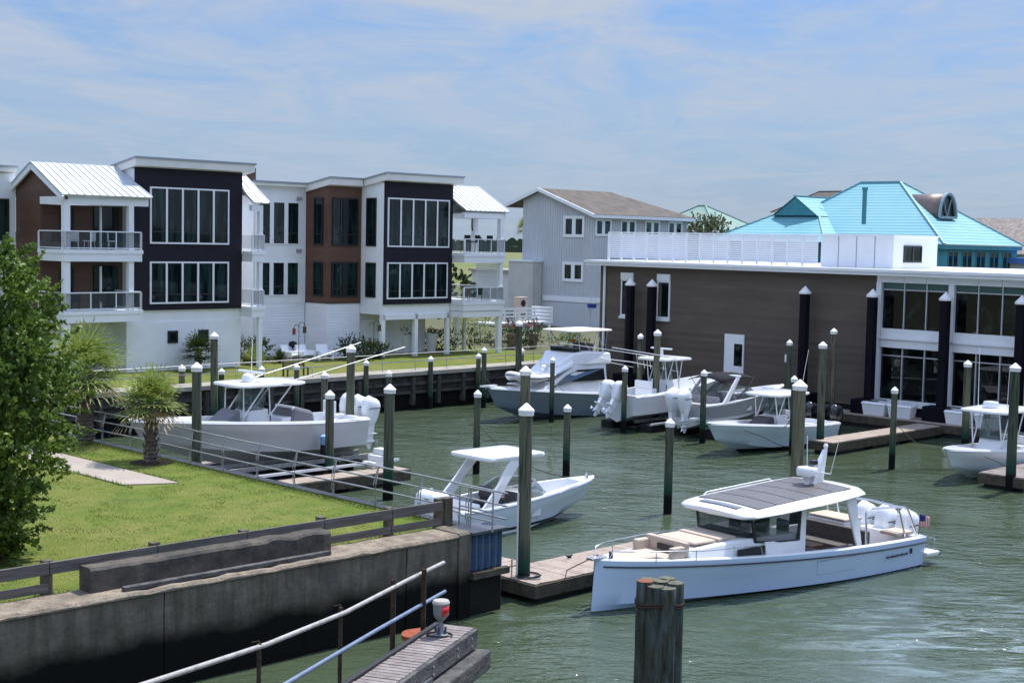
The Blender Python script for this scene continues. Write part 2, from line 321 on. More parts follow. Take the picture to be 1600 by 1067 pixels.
# ---------------------------------------------------------------- mesh helper
S2 = math.sqrt(0.5)
def W(u, v, z=0.0):
    return Vector(((u + v) * S2, (u - v) * S2, z))
class MB:
    def __init__(s): s.v = []; s.f = []; s.m = []; s.X = Matrix.Identity(4)
    def add(s, vs, fs, mi=0):
        n = len(s.v)
        s.v += [tuple(s.X @ Vector(v)) for v in vs]
        s.f += [tuple(i + n for i in f) for f in fs]; s.m += [mi] * len(fs)
        return s
    def box(s, x0, x1, y0, y1, z0, z1, mi=0):
        return s.add([(x0, y0, z0), (x1, y0, z0), (x1, y1, z0), (x0, y1, z0), (x0, y0, z1), (x1, y0, z1), (x1, y1, z1), (x0, y1, z1)],
                     [(0, 3, 2, 1), (4, 5, 6, 7), (0, 1, 5, 4), (1, 2, 6, 5), (2, 3, 7, 6), (3, 0, 4, 7)], mi)
    def quad(s, a, b, c, d, mi=0): return s.add([a, b, c, d], [(0, 1, 2, 3)], mi)
    def loft(s, rings, closed=True, cap0=False, cap1=False, mi=0):
        n = len(rings[0]); vs = [p for r in rings for p in r]; fs = []
        for i in range(len(rings) - 1):
            for j in range(n if closed else n - 1):
                k = (j + 1) % n
                fs.append((i * n + j, i * n + k, (i + 1) * n + k, (i + 1) * n + j))
        if cap0: fs.append(tuple(range(n - 1, -1, -1)))
        if cap1: fs.append(tuple((len(rings) - 1) * n + j for j in range(n)))
        return s.add(vs, fs, mi)
    def prism(s, poly, axis, a, b, mi=0):
        """extrude a 2-D outline: axis 'x' (poly = y,z), 'y' (poly = x,z), 'z' (poly = x,y)"""
        def p3(p, w): return {'x': (w, p[0], p[1]), 'y': (p[0], w, p[1]), 'z': (p[0], p[1], w)}[axis]
        return s.loft([[p3(p, a) for p in poly], [p3(p, b) for p in poly]], True, True, True, mi)
    def cyl(s, c, r0, r1, z0, z1, n=16, mi=0):
        return s.lathe([(r0, z0), (r1, z1)], c, n, mi, True)
    def lathe(s, prof, c=(0, 0), n=16, mi=0, caps=True):
        rings = [[(c[0] + r * math.cos(2 * math.pi * k / n), c[1] + r * math.sin(2 * math.pi * k / n), z) for k in range(n)] for r, z in prof]
        return s.loft(rings, True, caps, caps, mi)
    def tube(s, pts, r, n=8, mi=0):
        pts = [Vector(p) for p in pts]; rings = []
        for i, p in enumerate(pts):
            d = (pts[min(i + 1, len(pts) - 1)] - pts[max(i - 1, 0)]).normalized()
            a = d.cross(Vector((0, 0, 1)))
            if a.length < 1e-3: a = Vector((1, 0, 0))
            a.normalize(); b = d.cross(a)
            rr = r[i] if isinstance(r, (list, tuple)) else r
            rings.append([tuple(p + (a * math.cos(2 * math.pi * k / n) + b * math.sin(2 * math.pi * k / n)) * rr) for k in range(n)])
        return s.loft(rings, True, True, True, mi)
    def beam(s, a, b, w, h, mi=0):
        """rectangular bar from a to b, w across, h high"""
        a = Vector(a); b = Vector(b); d = (b - a).normalized(); sd = d.cross(Vector((0, 0, 1)))
        if sd.length < 1e-3: sd = Vector((1, 0, 0))
        sd.normalize(); up = sd.cross(d)
        r = lambda p: [tuple(p + sd * sx * w / 2 + up * sz * h / 2) for sx, sz in ((-1, -1), (1, -1), (1, 1), (-1, 1))]
        return s.loft([r(a), r(b)], True, True, True, mi)
    def build(s, name, mats, parent=None, bevel=0, smooth=None, loc=None, rot=None):
        me = bpy.data.meshes.new(name); me.from_pydata(s.v, [], s.f)
        for m in (mats if isinstance(mats, (list, tuple)) else [mats]): me.materials.append(m)
        me.polygons.foreach_set('material_index', s.m)
        bm = bmesh.new(); bm.from_mesh(me); bmesh.ops.recalc_face_normals(bm, faces=bm.faces); bm.to_mesh(me); bm.free()
        if smooth is not None:
            me.polygons.foreach_set('use_smooth', [True] * len(me.polygons)); me.set_sharp_from_angle(angle=R(smooth))
        o = bpy.data.objects.new(name, me); col.objects.link(o)
        if parent is not None: o.parent = parent
        if loc is not None: o.location = loc
        if rot is not None: o.rotation_euler = rot if hasattr(rot, '__len__') else (0, 0, rot)
        if bevel:
            b = o.modifiers.new("bevel", 'BEVEL'); b.width = bevel; b.segments = 2; b.limit_method = 'ANGLE'; b.angle_limit = R(40)
        return o
def tag(o, label=None, cat=None, group=None, kind=None):
    if label: o['label'] = label
    if cat: o['category'] = cat
    if group: o['group'] = group
    if kind: o['kind'] = kind
    return o
def thing(name, loc, rot, label, cat, group=None):
    o = bpy.data.objects.new(name, None); o.empty_display_size = 0.3; col.objects.link(o)
    o.location = loc; o.rotation_euler = (0, 0, rot)
    return tag(o, label, cat, group)
def kids(o): return [c for c in bpy.data.objects if c.parent == o]
def copy_tree(o, parent=None):
    ch = kids(o); c = o.copy(); col.objects.link(c); c.parent = parent
    for k in ch: copy_tree(k, c)
    return c
def px2x(px, D): return (px - 800) / FPX * D      # picture column to world x at depth D (used to read positions off the survey)

# ---------------------------------------------------------------- the setting
def sheet(name, polys, z, m, label=None):
    mb = MB()
    for p in polys:
        mb.add([tuple(W(u, v, z)) for u, v in p], [tuple(range(len(p)))])
    return mb.build(name, m)
g = sheet('ground', [[(-3000, -62.6), (-3000, -6000), (6000, -6000), (6000, -62.6)],
                     [(-400, -62.6), (26.2, -62.6), (26.2, -27.3), (-400, -27.3)],
                     [(71.2, -62.6), (6000, -62.6), (6000, 3000), (71.2, 3000)],
                     [(-6000, -400), (-400, -400), (-400, 3000), (-6000, 3000)]], 2.12, soil)
tag(g, kind='structure')
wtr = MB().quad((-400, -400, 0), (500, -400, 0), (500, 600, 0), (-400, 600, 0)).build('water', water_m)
tag(wtr, kind='structure')
lawn = sheet('lawn', [[(-60, -62), (26.2, -62), (26.2, -27.9), (-60, -27.9)]], 2.16, grass_m)
tag(lawn, kind='structure')
fl = sheet('far_lawn', [[(20, -63.9), (20, -90), (71, -90), (71, -63.9)]], 2.16, fargrass_m)
tag(fl, kind='structure')
path = MB().prism([tuple(W(u, v)[:2]) for u, v in ((22.4, -60), (23.95, -60), (23.95, -38.6), (22.4, -39.4))], 'z', 2.12, 2.20).build('path', sidewalk, bevel=.01)
tag(path, kind='structure')

ROT45 = R(45)
# near concrete seawall: face along u at v = -27.0, end at u = 26.4
sw = thing('concrete_seawall', W(0, -27.0), ROT45, 'long stained concrete seawall under the near lawn, black below the tide line', 'seawall')
def wobble_strip(mb, x0, x1, y0, y1, z0, z1, n=60, amp=0.03, seed=0):
    """a wall block with a slightly broken, uneven top edge"""
    rings = []
    for i in range(n + 1):
        x = x0 + (x1 - x0) * i / n
        a = amp * (mnoise.noise(Vector((x * 1.9, seed, 0))) * 1.6); b = amp * mnoise.noise(Vector((x * 3.1, seed + 5, 0)))
        rings.append([(x, y0 + b, z0), (x, y0 + b, z1 + a - 0.06), (x, y0 + .05 + b, z1 + a), (x, y1, z1 + a * .5), (x, y1, z0)])
    mb.loft(rings, True, True, True)
# local x = u, local y = away from the water (-v)
jx = [-40, -6, -2.2, 1.6, 5.4, 9.2, 12.6, 16.4, 20.2, 23.4, 25.15]
for a_, b_ in zip(jx, jx[1:]):
    n_ = max(4, int((b_ - a_) / .5)); mb = MB(); q_ = (hash(int(a_)) % 7) * .006
    rg_ = []
    for i in range(n_ + 1):
        x = a_ + .012 + (b_ - a_ - .024) * i / n_
        rg_.append([(x, q_ + .03 * mnoise.noise(Vector((x * .8, z * 1.7, 3))) + .014 * mnoise.noise(Vector((x * 4, z * 4, 1))), z) for z in (-1.5, -.2, .5, .9, 1.2, 1.5, 1.8, 2.17)] + [(x, 1, 2.17), (x, 1, -1.5)])
    mb.loft(rg_, True, True, True); mb.build('wall_face', concrete, sw)
MB().box(-40, 25.1, .1, .9, -1.4, 2.1).build('wall_core', bpy.data.materials.get('old_concrete'), sw)
mb = MB(); wobble_strip(mb, -40, 25.2, -0.05, 1.0, 2.175, 2.27, 220, 0.03); mb.build('wall_top', concrete_cap, sw)
mb = MB(); wobble_strip(mb, 14.9, 21.35, 0.5, 1.0, 2.2, 2.8, 60, 0.035, 3); mb.build('parapet', [M("parapet_concrete", (0.12, 0.105, 0.09), (0.05, 0.047, 0.043), 1.6, 0.9, bump=0.7, bscale=9)], sw)
mb = MB(); mb.beam((15.5, .2, 2.33), (21.1, .24, 2.33), .16, .1); mb.build('ledge_beam', silverwood, sw, bevel=.015)
mb = MB(); wobble_strip(mb, 25.15, 25.55, -0.06, 1.0, -1.5, 2.3, 6, .02, 9); mb.build('end_pier', concrete, sw)
# blue steel end
bp = thing('steel_bulkhead_panel', W(25.6, -27.0), ROT45, 'blue corrugated steel end panel of the near seawall with a timber waler', 'bulkhead')
mb = MB()
prof = [];
for i in range(5):
    x = i * .24; prof += [(x, 0), (x + .06, .11), (x + .15, .11), (x + .21, 0)]
mb.loft([[(x, y, 1.2) for x, y in prof], [(x, y, 2.2) for x, y in prof]], False)
mb.build('sheet_piling', bluesteel, bp)
mb = MB().box(-.05, 1.25, -.14, .9, 2.2, 2.28); mb.build('cap_beam', M("dark_steel_cap", (.06, .07, .09), None, rough=.5), bp, bevel=.01)
mb = MB().box(-.05, 1.3, -.2, -.02, 1.02, 1.2); mb.build('waler', dockside, bp, bevel=.01)
mb = MB().box(-.03, 1.18, .02, .95, -1.5, 1.2); mb.build('lower_wall', M("wet_black_wall", (.008, .008, .008), (.014, .013, .011), 2, .6), bp)
# side of the lawn facing the basin (u = 26.4)
ls = thing('lawn_bulkhead', W(26.2, -28.1), R(135), 'low dark bulkhead edging the near lawn along the basin under the metal railing', 'seawall')
MB().box(0, 60, -.35, 0, -1.5, 2.12).build('wall_face', farwall_m, ls)
MB().box(-.3, 60, -.36, .0, 2.125, 2.2).build('cap_beam', M("steel_grey_cap", (.045, .05, .065), (.03, .035, .045), 3, .6), ls, bevel=.01)

# far seawall along v = -62.6 and its corner
fw = thing('far_seawall', W(20, -62.6), ROT45, 'dark timber and concrete seawall across the basin with a pale concrete coping', 'seawall')
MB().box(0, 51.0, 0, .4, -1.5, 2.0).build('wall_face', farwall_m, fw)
MB().box(0, 51.2, -.25, 1.3, 2.0, 2.24).build('coping', coping, fw, bevel=.02)
mb = MB()
for z in (.95, 1.45): mb.box(0, 51, -.18, 0, z, z + .16)
for i in range(26): mb.box(i * 2 + .2, i * 2 + .42, -.3, 0, .3, 1.9)
mb.build('waler', M("weathered_waler", (.085, .08, .072), (.04, .04, .038), 3, .9), fw)
# quay behind the brown building's boardwalk
MBq = MB().box(-9.5, 60, 0, .5, -1.5, 2.1)
qw = thing('quay_wall', W(71.2, -53.0), R(-45), 'dark quay wall in deep shade under the brown waterfront building', 'seawall')
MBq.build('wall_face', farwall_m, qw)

# ---------------------------------------------------------------- docks
def plank_deck(parent, x0, x1, y0, y1, z, along='x', w=.14, m=deckwood, name='planks', gap=.012):
    """boards laid across the deck; one mesh because the boards are its surface"""
    mb = MB(); rnd = random.Random(int(x1 * 10 + y1))
    a, b = (x0, x1) if along == 'x' else (y0, y1); n = int((b - a) / w)
    w = (b - a) / n
    for i in range(n):
        p, q = a + i * w + gap / 2, a + (i + 1) * w - gap / 2; dz = rnd.uniform(-.004, .004); e = rnd.uniform(0, .02)
        if along == 'x': mb.box(p, q, y0 - e, y1 + e, z - .04, z + dz)
        else: mb.box(x0 - e, x1 + e, p, q, z - .04, z + dz)
    return mb.build(name, m, parent)
def dock(name, u0, u1, v0, v1, z, label, along='x', m=deckwood, h=.45):
    t = thing(name, W(u0, v1), ROT45, label, 'dock')      # local x = +u, local y = -v
    L, Wd = u1 - u0, v1 - v0
    plank_deck(t, 0, L, 0, Wd, z, along, m=m)
    mb = MB(); mb.box(-.05, L + .05, -.06, 0.02, z - h, z - .045); mb.box(-.05, L + .05, Wd - .02, Wd + .06, z - h, z - .045)
    mb.box(-.06, .02, 0.02, Wd - .02, z - h, z - .045); mb.box(L - .02, L + .06, 0.02, Wd - .02, z - h, z - .045)
    mb.build('fascia_board', dockside, t)
    mb = MB()
    k = max(2, int(L / 3))
    for i in range(k):
        x = L * (i + .08) / k
        mb.box(x, x + L / k * .8, .1, Wd - .1, -.3, z - .06)
    mb.build('float', rub, t)
    return t
dock('floating_dock', 27.8, 40, -28.6, -26.7, .58, 'brown plank floating dock beside the bow of the long white yacht', h=.4)
dock('floating_dock', 27.85, 29.5, -33.5, -28.75, .57, 'short plank dock leg tucked behind the end of the near seawall', along='y', h=.4)
dock('floating_dock', 58.8, 69.2, -38.2, -36.9, .62, 'finger dock beside the white open boat with black outboards')
dock('boardwalk', 69.3, 71.0, -62.0, -20.0, .7, 'boardwalk with white dock boxes along the foot of the brown building', along='y')
dock('floating_dock', 56.2, 69.2, -28.1, -26.2, .62, 'grey dock at the right edge next to the last moored boat', m=deckgrey)
dock('floating_dock', 27.6, 37.6, -49.4, -48.7, .75, 'narrow finger dock under the boat lift beside the near lawn')
dock('floating_dock', 31.2, 37.8, -44.6, -43.6, .6, 'small low dock with steps near the four pilings of the near lift')

# ---------------------------------------------------------------- pilings
def piling(u=None, v=None, px=None, D=None, ztop=5, dia=.36, m=0, label='', z0=-1.5, lean=(0, 0), name='dock_piling', cap=True):
    lean = (lean[0] + random.uniform(-.003, .003), lean[1] + random.uniform(-.01, .01))
    if px is not None: x, y = px2x(px, D), D
    else: x, y, _ = W(u, v)
    t = thing(name, (x, y, 0), 0, label, 'piling', 'round timber pilings with white cone caps' )
    r = dia / 2; mb = MB(); rings = []
    zs = [z0, 0, .6, 1.2, 2, 3, 4, ztop - .16]; zs = [z for z in zs if z < ztop - .3] + [ztop - .16]
    for i, z in enumerate(zs):
        k = 1.06 - .1 * (z / 6); ring = []
        for j in range(18):
            a = 2 * math.pi * j / 18; rr = r * k * (1 + .035 * mnoise.noise(Vector((x + math.cos(a), y + math.sin(a), z * .7))))
            ring.append((lean[0] * z + rr * math.cos(a), lean[1] * z + rr * math.sin(a), z))
        rings.append(ring)
    mb.loft(rings, True, True, True); mb.build('shaft', pile_mats[m], t, smooth=50)
    if cap:
        rc = r * 1.16; c = (lean[0] * ztop, lean[1] * ztop)
        mb = MB(); mb.lathe([(rc * .98, ztop - .21), (rc * 1.0, ztop - .11), (rc * 1.06, ztop - .10), (rc * 1.04, ztop - .05), (.03, ztop + rc * .62)], c, 18)
        mb.build('cap', capwhite, t, smooth=35)
    return t
PL = [  # px, depth, ztop, dia, material, lean x, label
 (825, 39.4, 5.35, .37, 0, .0, 'tallest near piling rising from the corner of the brown floating dock'),
 (822.5, 52.8, 5.2, .38, 1, -.002, 'olive piling lined up directly behind the tallest near dock piling'),
 (609, 53.9, 4.3, .39, 0, .004, 'thick capped piling alone in the water left of the bowrider'),
 (608, 66, 3.75, .26, 0, 0, 'piling whose cap just shows above the lone thick piling'),
 (516, 56.5, 3.75, .34, 2, 0, 'short dark piling at the outer near corner of the near boat lift'),
 (547.5, 60.5, 5.3, .36, 0, .006, 'tall green piling in front of the engines of the lifted boat'),
 (507, 68, 3.4, .32, 1, 0, 'pale olive piling behind the stern of the lifted centre console'),
 (307, 52.2, 5.15, .36, 0, .0, 'tall green piling in front of the bow of the lifted centre console'),
 (334, 72, 4.9, .37, 0, -.006, 'tall piling standing behind the hard top of the lifted boat'),
 (283, 74, 3.05, .32, 1, 0, 'olive piling behind the crown of the small near palm'),
 (1051, 52.2, 3.45, .30, 2, -.004, 'leaning slim piling alone in open water behind the yacht'),
 (747.5, 60.3, 3.5, .28, 0, 0, 'piling behind the hard top of the bowrider'),
 (889.5, 60, 3.0, .29, 2, 0, 'dark piling beyond the bow of the bowrider'),
 (864.5, 78.2, 3.5, .26, 2, 0, 'green stained piling against the grey hull of the sport fishing boat'),
 (811, 88, 4.9, .38, 0, 0, 'tall piling beside the bow of the sport fishing boat with lawn behind'),
 (816, 91.0, 3.0, .26, 0, 0, 'small dark piling half hidden by the tall one at the far lawn corner'),
 (978, 74.3, 3.45, .28, 0, 0, 'green piling beside the tilted white outboards of the second lift'),
 (1027.5, 76.8, 5.2, .36, 1, .003, 'tall olive piling in front of the console of the lifted white boat'),
 (1001, 86, 4.4, .31, 0, 0, 'piling against the brown wall between the two black columns'),
 (1102.5, 71.1, 3.6, .29, 0, 0, 'green piling next to the twin outboards of the grey bowrider'),
 (1253, 48.8, 5.25, .44, 1, 0, 'thick olive piling just behind the radar mast of the yacht'),
 (1244, 67.8, 3.7, .28, 2, 0, 'dark green piling touching the left of the thick olive one'),
 (1235, 80, 4.6, .30, 0, 0, 'pale green piling against the brown wall beside a little white wall light'),
 (1288, 69, 5.25, .36, 0, -.004, 'tall green piling at the end of the middle finger dock'),
 (1304, 79, 5.35, .33, 1, -.006, 'tall olive piling close to the brown wall behind the green one'),
 (1402, 63.9, 3.65, .27, 0, -.003, 'lone slim green piling in open water before the glass front'),
 (1516, 69.5, 4.45, .34, 1, -.004, 'pale olive piling left of the last moored boat in front of the glass front'),
 (1590.5, 58.7, 5.2, .39, 0, -.002, 'tall dark green piling at the right edge standing on the grey dock'),
 (1580, 76, 5.1, .35, 1, 0, 'tall olive piling behind the one at the right edge'),
 (1555, 80, 4.0, .28, 2, 0, 'slim piling reflected in the glass front near the right edge'),
]
for a in PL[:-1]:
    piling(px=a[0], D=a[1], ztop=a[2], dia=a[3], m=a[4], lean=(a[5], 0), label=a[6])
fp = ['left of the bench', 'just right of the bench', 'behind the tall green lift piling', 'before the columns of the right condominium', 'below the right condominium porch']
FPX_L = [(345, ''), (408, ''), (463, ''), (572, ''), (673, ''), (748, ''), (757, '')]
FL = ['dark bollard piling on the far seawall behind the lifted boat windscreen', 'dark piling on the far seawall left of the wooden bench',
      'dark piling on the far seawall touching the wooden bench', 'dark piling on the far seawall beside the shrub of the right condominium',
      'dark piling on the far seawall in front of the two middle condominium columns', 'piling on the far seawall under the right condominium porch, left of a pair',
      'taller piling in the water, right of the pair under the condominium porch']
for (px, _), lb in zip(FPX_L, FL):
    # on the line v = -62.2
    k = (px - 800) / FPX; y = 62.25 / S2 / (1 - k)
    last = px == 757
    piling(px=px, D=y - (2 if last else 0), ztop=3.5 if last else 3.0, dia=.28, m=2, label=lb)
# ---------------------------------------------------------------- railings and fences
gr = thing('timber_guardrail', W(0, -28.9), ROT45, 'weathered timber guardrail with square posts along the top of the near seawall', 'guardrail')
# local x = u, local y = -v ; it runs closer to the edge at its far end
def gy(x): return -.72
gx = [9.0, 11.6, 14.2, 16.8, 19.2, 21.5, 23.7, 25.45]
for i, x in enumerate(gx):
    y = gy(x) - .06; lowp = i in (2, 6)
    mb = MB().box(x - .1, x + .1, y - .1, y + .1, 2.0 if i > 2 else 1.9, 3.0 + .03 * (i % 2)); mb.build('post', M("guard_post", (.16, .135, .095), (.075, .065, .05), 4, .9, bump=.5, stretch=(1, 1, .3)) if i == 0 else bpy.data.materials['guard_post'], gr, bevel=.012)
brd = M("guard_board", (.17, .155, .14), (.085, .08, .075), 2.2, .9, stretch=(.35, 1, 5), bump=.5, bscale=9)
for i in range(len(gx) - 1):
    a, b = gx[i], gx[i + 1]
    mb = MB().beam((a + .01, gy(a) - .19, 2.84), (b - .01, gy(b) - .19, 2.84), .07, .26); mb.build('board', brd, gr, bevel=.008)
    if i in (0, 1, 5, 6):
        mb = MB().beam((a + .02, gy(a) - .16, 2.42), (b - .02, gy(b) - .16, 2.42), .06, .19); mb.build('low_board', brd, gr, bevel=.008)
mb = MB().box(25.58, 25.85, gy(25.6) - .2, gy(25.6) + .06, 2.1, 3.03); mb.build('post', bpy.data.materials['guard_post'], gr, bevel=.012)

nr = thing('metal_railing', W(26.25, -28.4), R(135), 'curved post metal railing with three tube rails along the basin edge of the near lawn', 'railing')
# local x = -v direction (away along the edge), local y = -u (onto the lawn)
n_post = 15
for h in (.42, .76, 1.1):
    MB().tube([(x * 2.0, -.06 - .05 * (h - .4), 2.22 + h + .02 * math.sin(x)) for x in range(-1, 15)], .026).build('rail', steel, nr, smooth=60)
for i in range(n_post):
    x = i * 1.97 - .6
    mb = MB()
    for s in (-.05, .05):
        mb.tube([(x + s * .4, 0.0, 2.2), (x + s, .05, 2.5), (x + s, .04, 2.85), (x + s * .5, -.06, 3.2), (x, -.1, 3.34)], .018, 6)
    mb.box(x - .02, x + .02, .0, .05, 2.55, 2.58); mb.build('post', steel, nr, smooth=60)
gt = thing('corner_railing', W(26.1, -28.0), R(-45), 'short metal railing turning round the blue end panel with a rung gate', 'railing')
for h in (.25, .5, .75, 1.05):
    MB().tube([(0, 0, 2.28 + h), (1.3, 0, 2.28 + h)], .02).build('rail', steel, gt, smooth=60)
for x in (0, .45, 1.3):
    MB().tube([(x, 0, 2.25), (x, 0.02, 3.35)], .024).build('post', steel, gt, smooth=60)
# small white fender hanging beside the corner
fd = thing('bumper_post', W(27.05, -27.5), 0, 'white plastic bumper post standing in the water beside the blue end panel', 'bumper')
MB().lathe([(.14, -1), (.15, .3), (.15, 1.2), (.15, 1.5), (.10, 1.62), (.02, 1.66)], (0, 0), 16).build('sleeve', cowlwhite, fd, smooth=40)
MB().lathe([(.165, .62), (.165, .7)], (0, 0), 16).build('band', rub, fd)

fr = thing('far_railing', W(20, -63.0), ROT45, 'thin grey railing of two tubes on the far seawall in front of the condominiums', 'railing')
for h in (.55, 1.0):
    MB().tube([(0, 0, 2.24 + h), (50.5, 0, 2.24 + h)], .026).build('rail', steel, fr, smooth=60)
for i in range(21):
    x = i * 2.5
    MB().tube([(x, 0, 2.2), (x, .05, 2.7), (x, 0, 3.26)], .022, 6).build('post', steel, fr, smooth=60)

# ---------------------------------------------------------------- foreground catwalk, light, pipes, dolphin
A = Vector((-1.37, 29.88, 0)); Bv = Vector((-2.73, 25.97, 0)); ang = math.atan2(A.y - Bv.y, A.x - Bv.x)
cw = thing('catwalk', (Bv.x, Bv.y, 0), ang, 'narrow grey plank catwalk on stacked old timbers in the foreground', 'catwalk')
Lc = (A - Bv).length
plank_deck(cw, -8, Lc, -.72, 0, 1.8, 'x', .17, deckgrey, gap=.03)
MB().box(-8, Lc - .1, .02, .12, 1.72, 1.86).build('edge_strip', rub, cw, bevel=.01)
MB().box(-8, Lc - .05, -.84, -.74, 1.42, 1.80).build('side_beam', silverwood, cw, bevel=.02)
MB().box(-8, Lc - .6, .0, .14, 1.3, 1.70).build('side_beam', silverwood, cw, bevel=.02)
MB().box(-8, Lc + .02, -1.12, -.62, 0.95, 1.36).build('lower_timber', silverwood, cw, bevel=.04)
MB().box(-8, Lc - .5, -.9, -.3, .45, .92).build('lower_timber', silverwood, cw, bevel=.04)
MB().box(-.9, 1.5, -.88, -.842, 1.0, 1.5).build('metal_plate', M("dull_plate", (.14, .15, .16), (.09, .1, .11), 4, .6, metal=.2), cw)
mb = MB()
for x in (-4, -1, 2.3, 3.7): mb.lathe([(.15, -1.5), (.14, 1.3)], (x, -.4), 12)
mb.build('support_pile', pile_mats[2], cw)
mb = MB()
for x in (.4, 1.6, 2.9, 3.7):
    for z in (1.52, 1.68): MB().lathe([(.03, 0), (.03, .02), (.01, .03)], (0, 0), 6).build('bolt', chrome, cw, loc=(x, -.84, z), rot=(R(90), 0, 0))

nl = thing('navigation_light', (-1.36, 28.95, 1.81), ang, 'grey navigation light with a red lens standing on the end of the plank catwalk', 'light')
MB().lathe([(.16, 0), (.16, .03), (.09, .06), (.075, .12), (.06, .2), (.05, .26), (.05, .3), (.09, .34), (.14, .40), (.16, .48), (.165, .66)], (0, 0), 24).build('body', lampgrey, nl, smooth=35)
MB().lathe([(.18, .66), (.185, .70), (.16, .74), (.02, .76)], (0, 0), 24).build('lid', M("pale_lid", (.42, .40, .36), (.3, .28, .25), 6, .6), nl, smooth=35)
mb = MB(); n = 10
ra = [[(.172 * math.cos(a), .172 * math.sin(a), z) for z in (.44, .65)] for a in [R(-150 + 9 * i) for i in range(n)]]
mb.loft(ra, False); lens = mb.build('lens', redlens, nl, smooth=60); lens.modifiers.new('s', 'SOLIDIFY').thickness = .02
mb = MB()
for a in range(4): mb.box(-.02 + .11 * math.cos(a * 1.57), .02 + .11 * math.cos(a * 1.57), -.02 + .11 * math.sin(a * 1.57), .02 + .11 * math.sin(a * 1.57), .02, .2)
mb.build('bracket', M("dark_blue_bracket", (.06, .075, .10), None, rough=.5), nl)
cb = thing('cable_coil', (-1.38, 28.85, 1.83), 0, 'black cable coiled loosely round the foot of the red navigation light', 'cable')
mb = MB().tube([(.27 * math.cos(a * .3), .2 * math.sin(a * .3), .004 * a * .3) for a in range(40)], .012, 6); mb.build('loop', rub, cb)

def onpier(x, y, z):          # local catwalk coordinates -> world
    return Vector((Bv.x + x * math.cos(ang) - y * math.sin(ang), Bv.y + x * math.sin(ang) + y * math.cos(ang), z))
ph = thing('pipe_handrail', (0, 0, 0), 0, 'two sloping grey pipes on rusty uprights, handrail of the foreground catwalk', 'handrail')
MB().tube([(-5.6, 20.4, 3.3), (-4.15, 24.2, 2.93), (-3.1, 27, 2.78), (-2.1, 29.5, 2.82), (-1.42, 31.2, 2.82)], .045, 10).build('upper_pipe', galv, ph, smooth=60)
MB().tube([(-4.6, 22, 2.45), (-3.79, 24, 2.3), (-2.6, 27.8, 2.2), (-1.38, 31.2, 2.17)], .042, 10).build('lower_pipe', bluepipe, ph, smooth=60)
for (x, y, zt, zb) in ((-1.79, 30.0, 2.95, .6), (-2.36, 29.0, 2.95, .2), (-3.2, 26.9, 2.9, -1), (-4.25, 24.0, 3.0, -1)):
    mb = MB().tube([(x, y, zb), (x + .01, y, zt)], .055 if y > 27 else .04, 8); mb.build('upright', darkrust, ph, smooth=60)
    MB().tube([(x - .12, y, zt + .02), (x, y, zt + .05), (x + .05, y, zt - .02)], .012, 6).build('wire_tie', darkrust, ph)
pc = thing('pile_cap', (-1.9, 32.0, 0), R(30), 'rust red iron cap on an old piling behind the catwalk end', 'pile cap')
mb = MB(); n = 28
prof = [(.46 * (1 + .18 * math.cos(2 * a) + .06 * math.cos(3 * a + 1)) * math.cos(a), .46 * (1 + .1 * math.sin(3 * a)) * math.sin(a)) for a in [2 * math.pi * i / n for i in range(n)]]
mb.prism(prof, 'z', .90, 1.0); mb.build('cap', rust, pc)
MB().lathe([(.33, -1.5), (.32, .9)], (0, 0), 16).build('pile', pile_mats[2], pc, smooth=50)

dl = thing('piling_cluster', (3.07, 28.6, 0), 0, 'cluster of dark old pilings bound with a rusty band, uncapped, in the foreground', 'dolphin')
rnd = random.Random(3)
k = 1
for i, (x, y, r, zt) in enumerate(((-.36, .0, .165, 3.13), (-.085, -.26, .17, 3.07), (.22, -.3, .19, 3.05), (.50, .02, .175, 3.1), (.1, .12, .17, 3.12), (-.2, .38, .17, 3.1), (.3, .42, .17, 3.12))):
    x *= .72; y *= .74; r *= 1.06; mb = MB(); rings = []
    for z in (-1.5, -.3, .4, .9, 1.3, 1.7, 2.2, 2.7, zt - .015, zt):
        spread = 1 + max(0, (1.6 - z)) * .04
        ring = []
        for j in range(20):
            a = 2 * math.pi * j / 20; rr = r * (1 + .05 * mnoise.noise(Vector((math.cos(a) * 2, math.sin(a) * 2 + i, z * 1.1)))) * (.95 if z == zt else 1)
            if z < .8: rr *= 1 - .12 * max(0, math.sin(3 * a + i))
            ring.append((x * spread + rr * math.cos(a), y * spread + rr * math.sin(a), z))
        rings.append(ring)
    mb.loft(rings, True, True, True)
    for f in range(len(mb.f)): pass
    mb.m[-1] = 1
    top = M("pile_end_rusty", (.24, .09, .05), (.14, .06, .04), 6, .9) if i == 0 else (M("pile_end_grey", (.16, .15, .11), (.08, .08, .065), 7, .9, bump=.3) if i == 1 else bpy.data.materials['pile_end_grey'])
    if i == 0: dpm = M("creosote_pile", (.040, .048, .034), (.016, .021, .016), 3, .7, stretch=(1, 1, .2), bump=.8, bscale=10, extra=both(streaks((.085, .07, .045), .8, 6), streaks((.11, .15, .16), .7, 9), zline(.2, .9, (.05, .035, .02), wob=.9)))
    mb.build('pile', [dpm, top], dl, smooth=50)
mb = MB()
for z in (2.66, 2.71):
    mb.tube([(.05 + .49 * math.cos(a), .03 + .42 * math.sin(a), z + .03 * math.sin(3 * a)) for a in [2 * math.pi * i / 24 for i in range(25)]], .022, 6)
mb.build('binding_band', darkrust, dl, smooth=60)

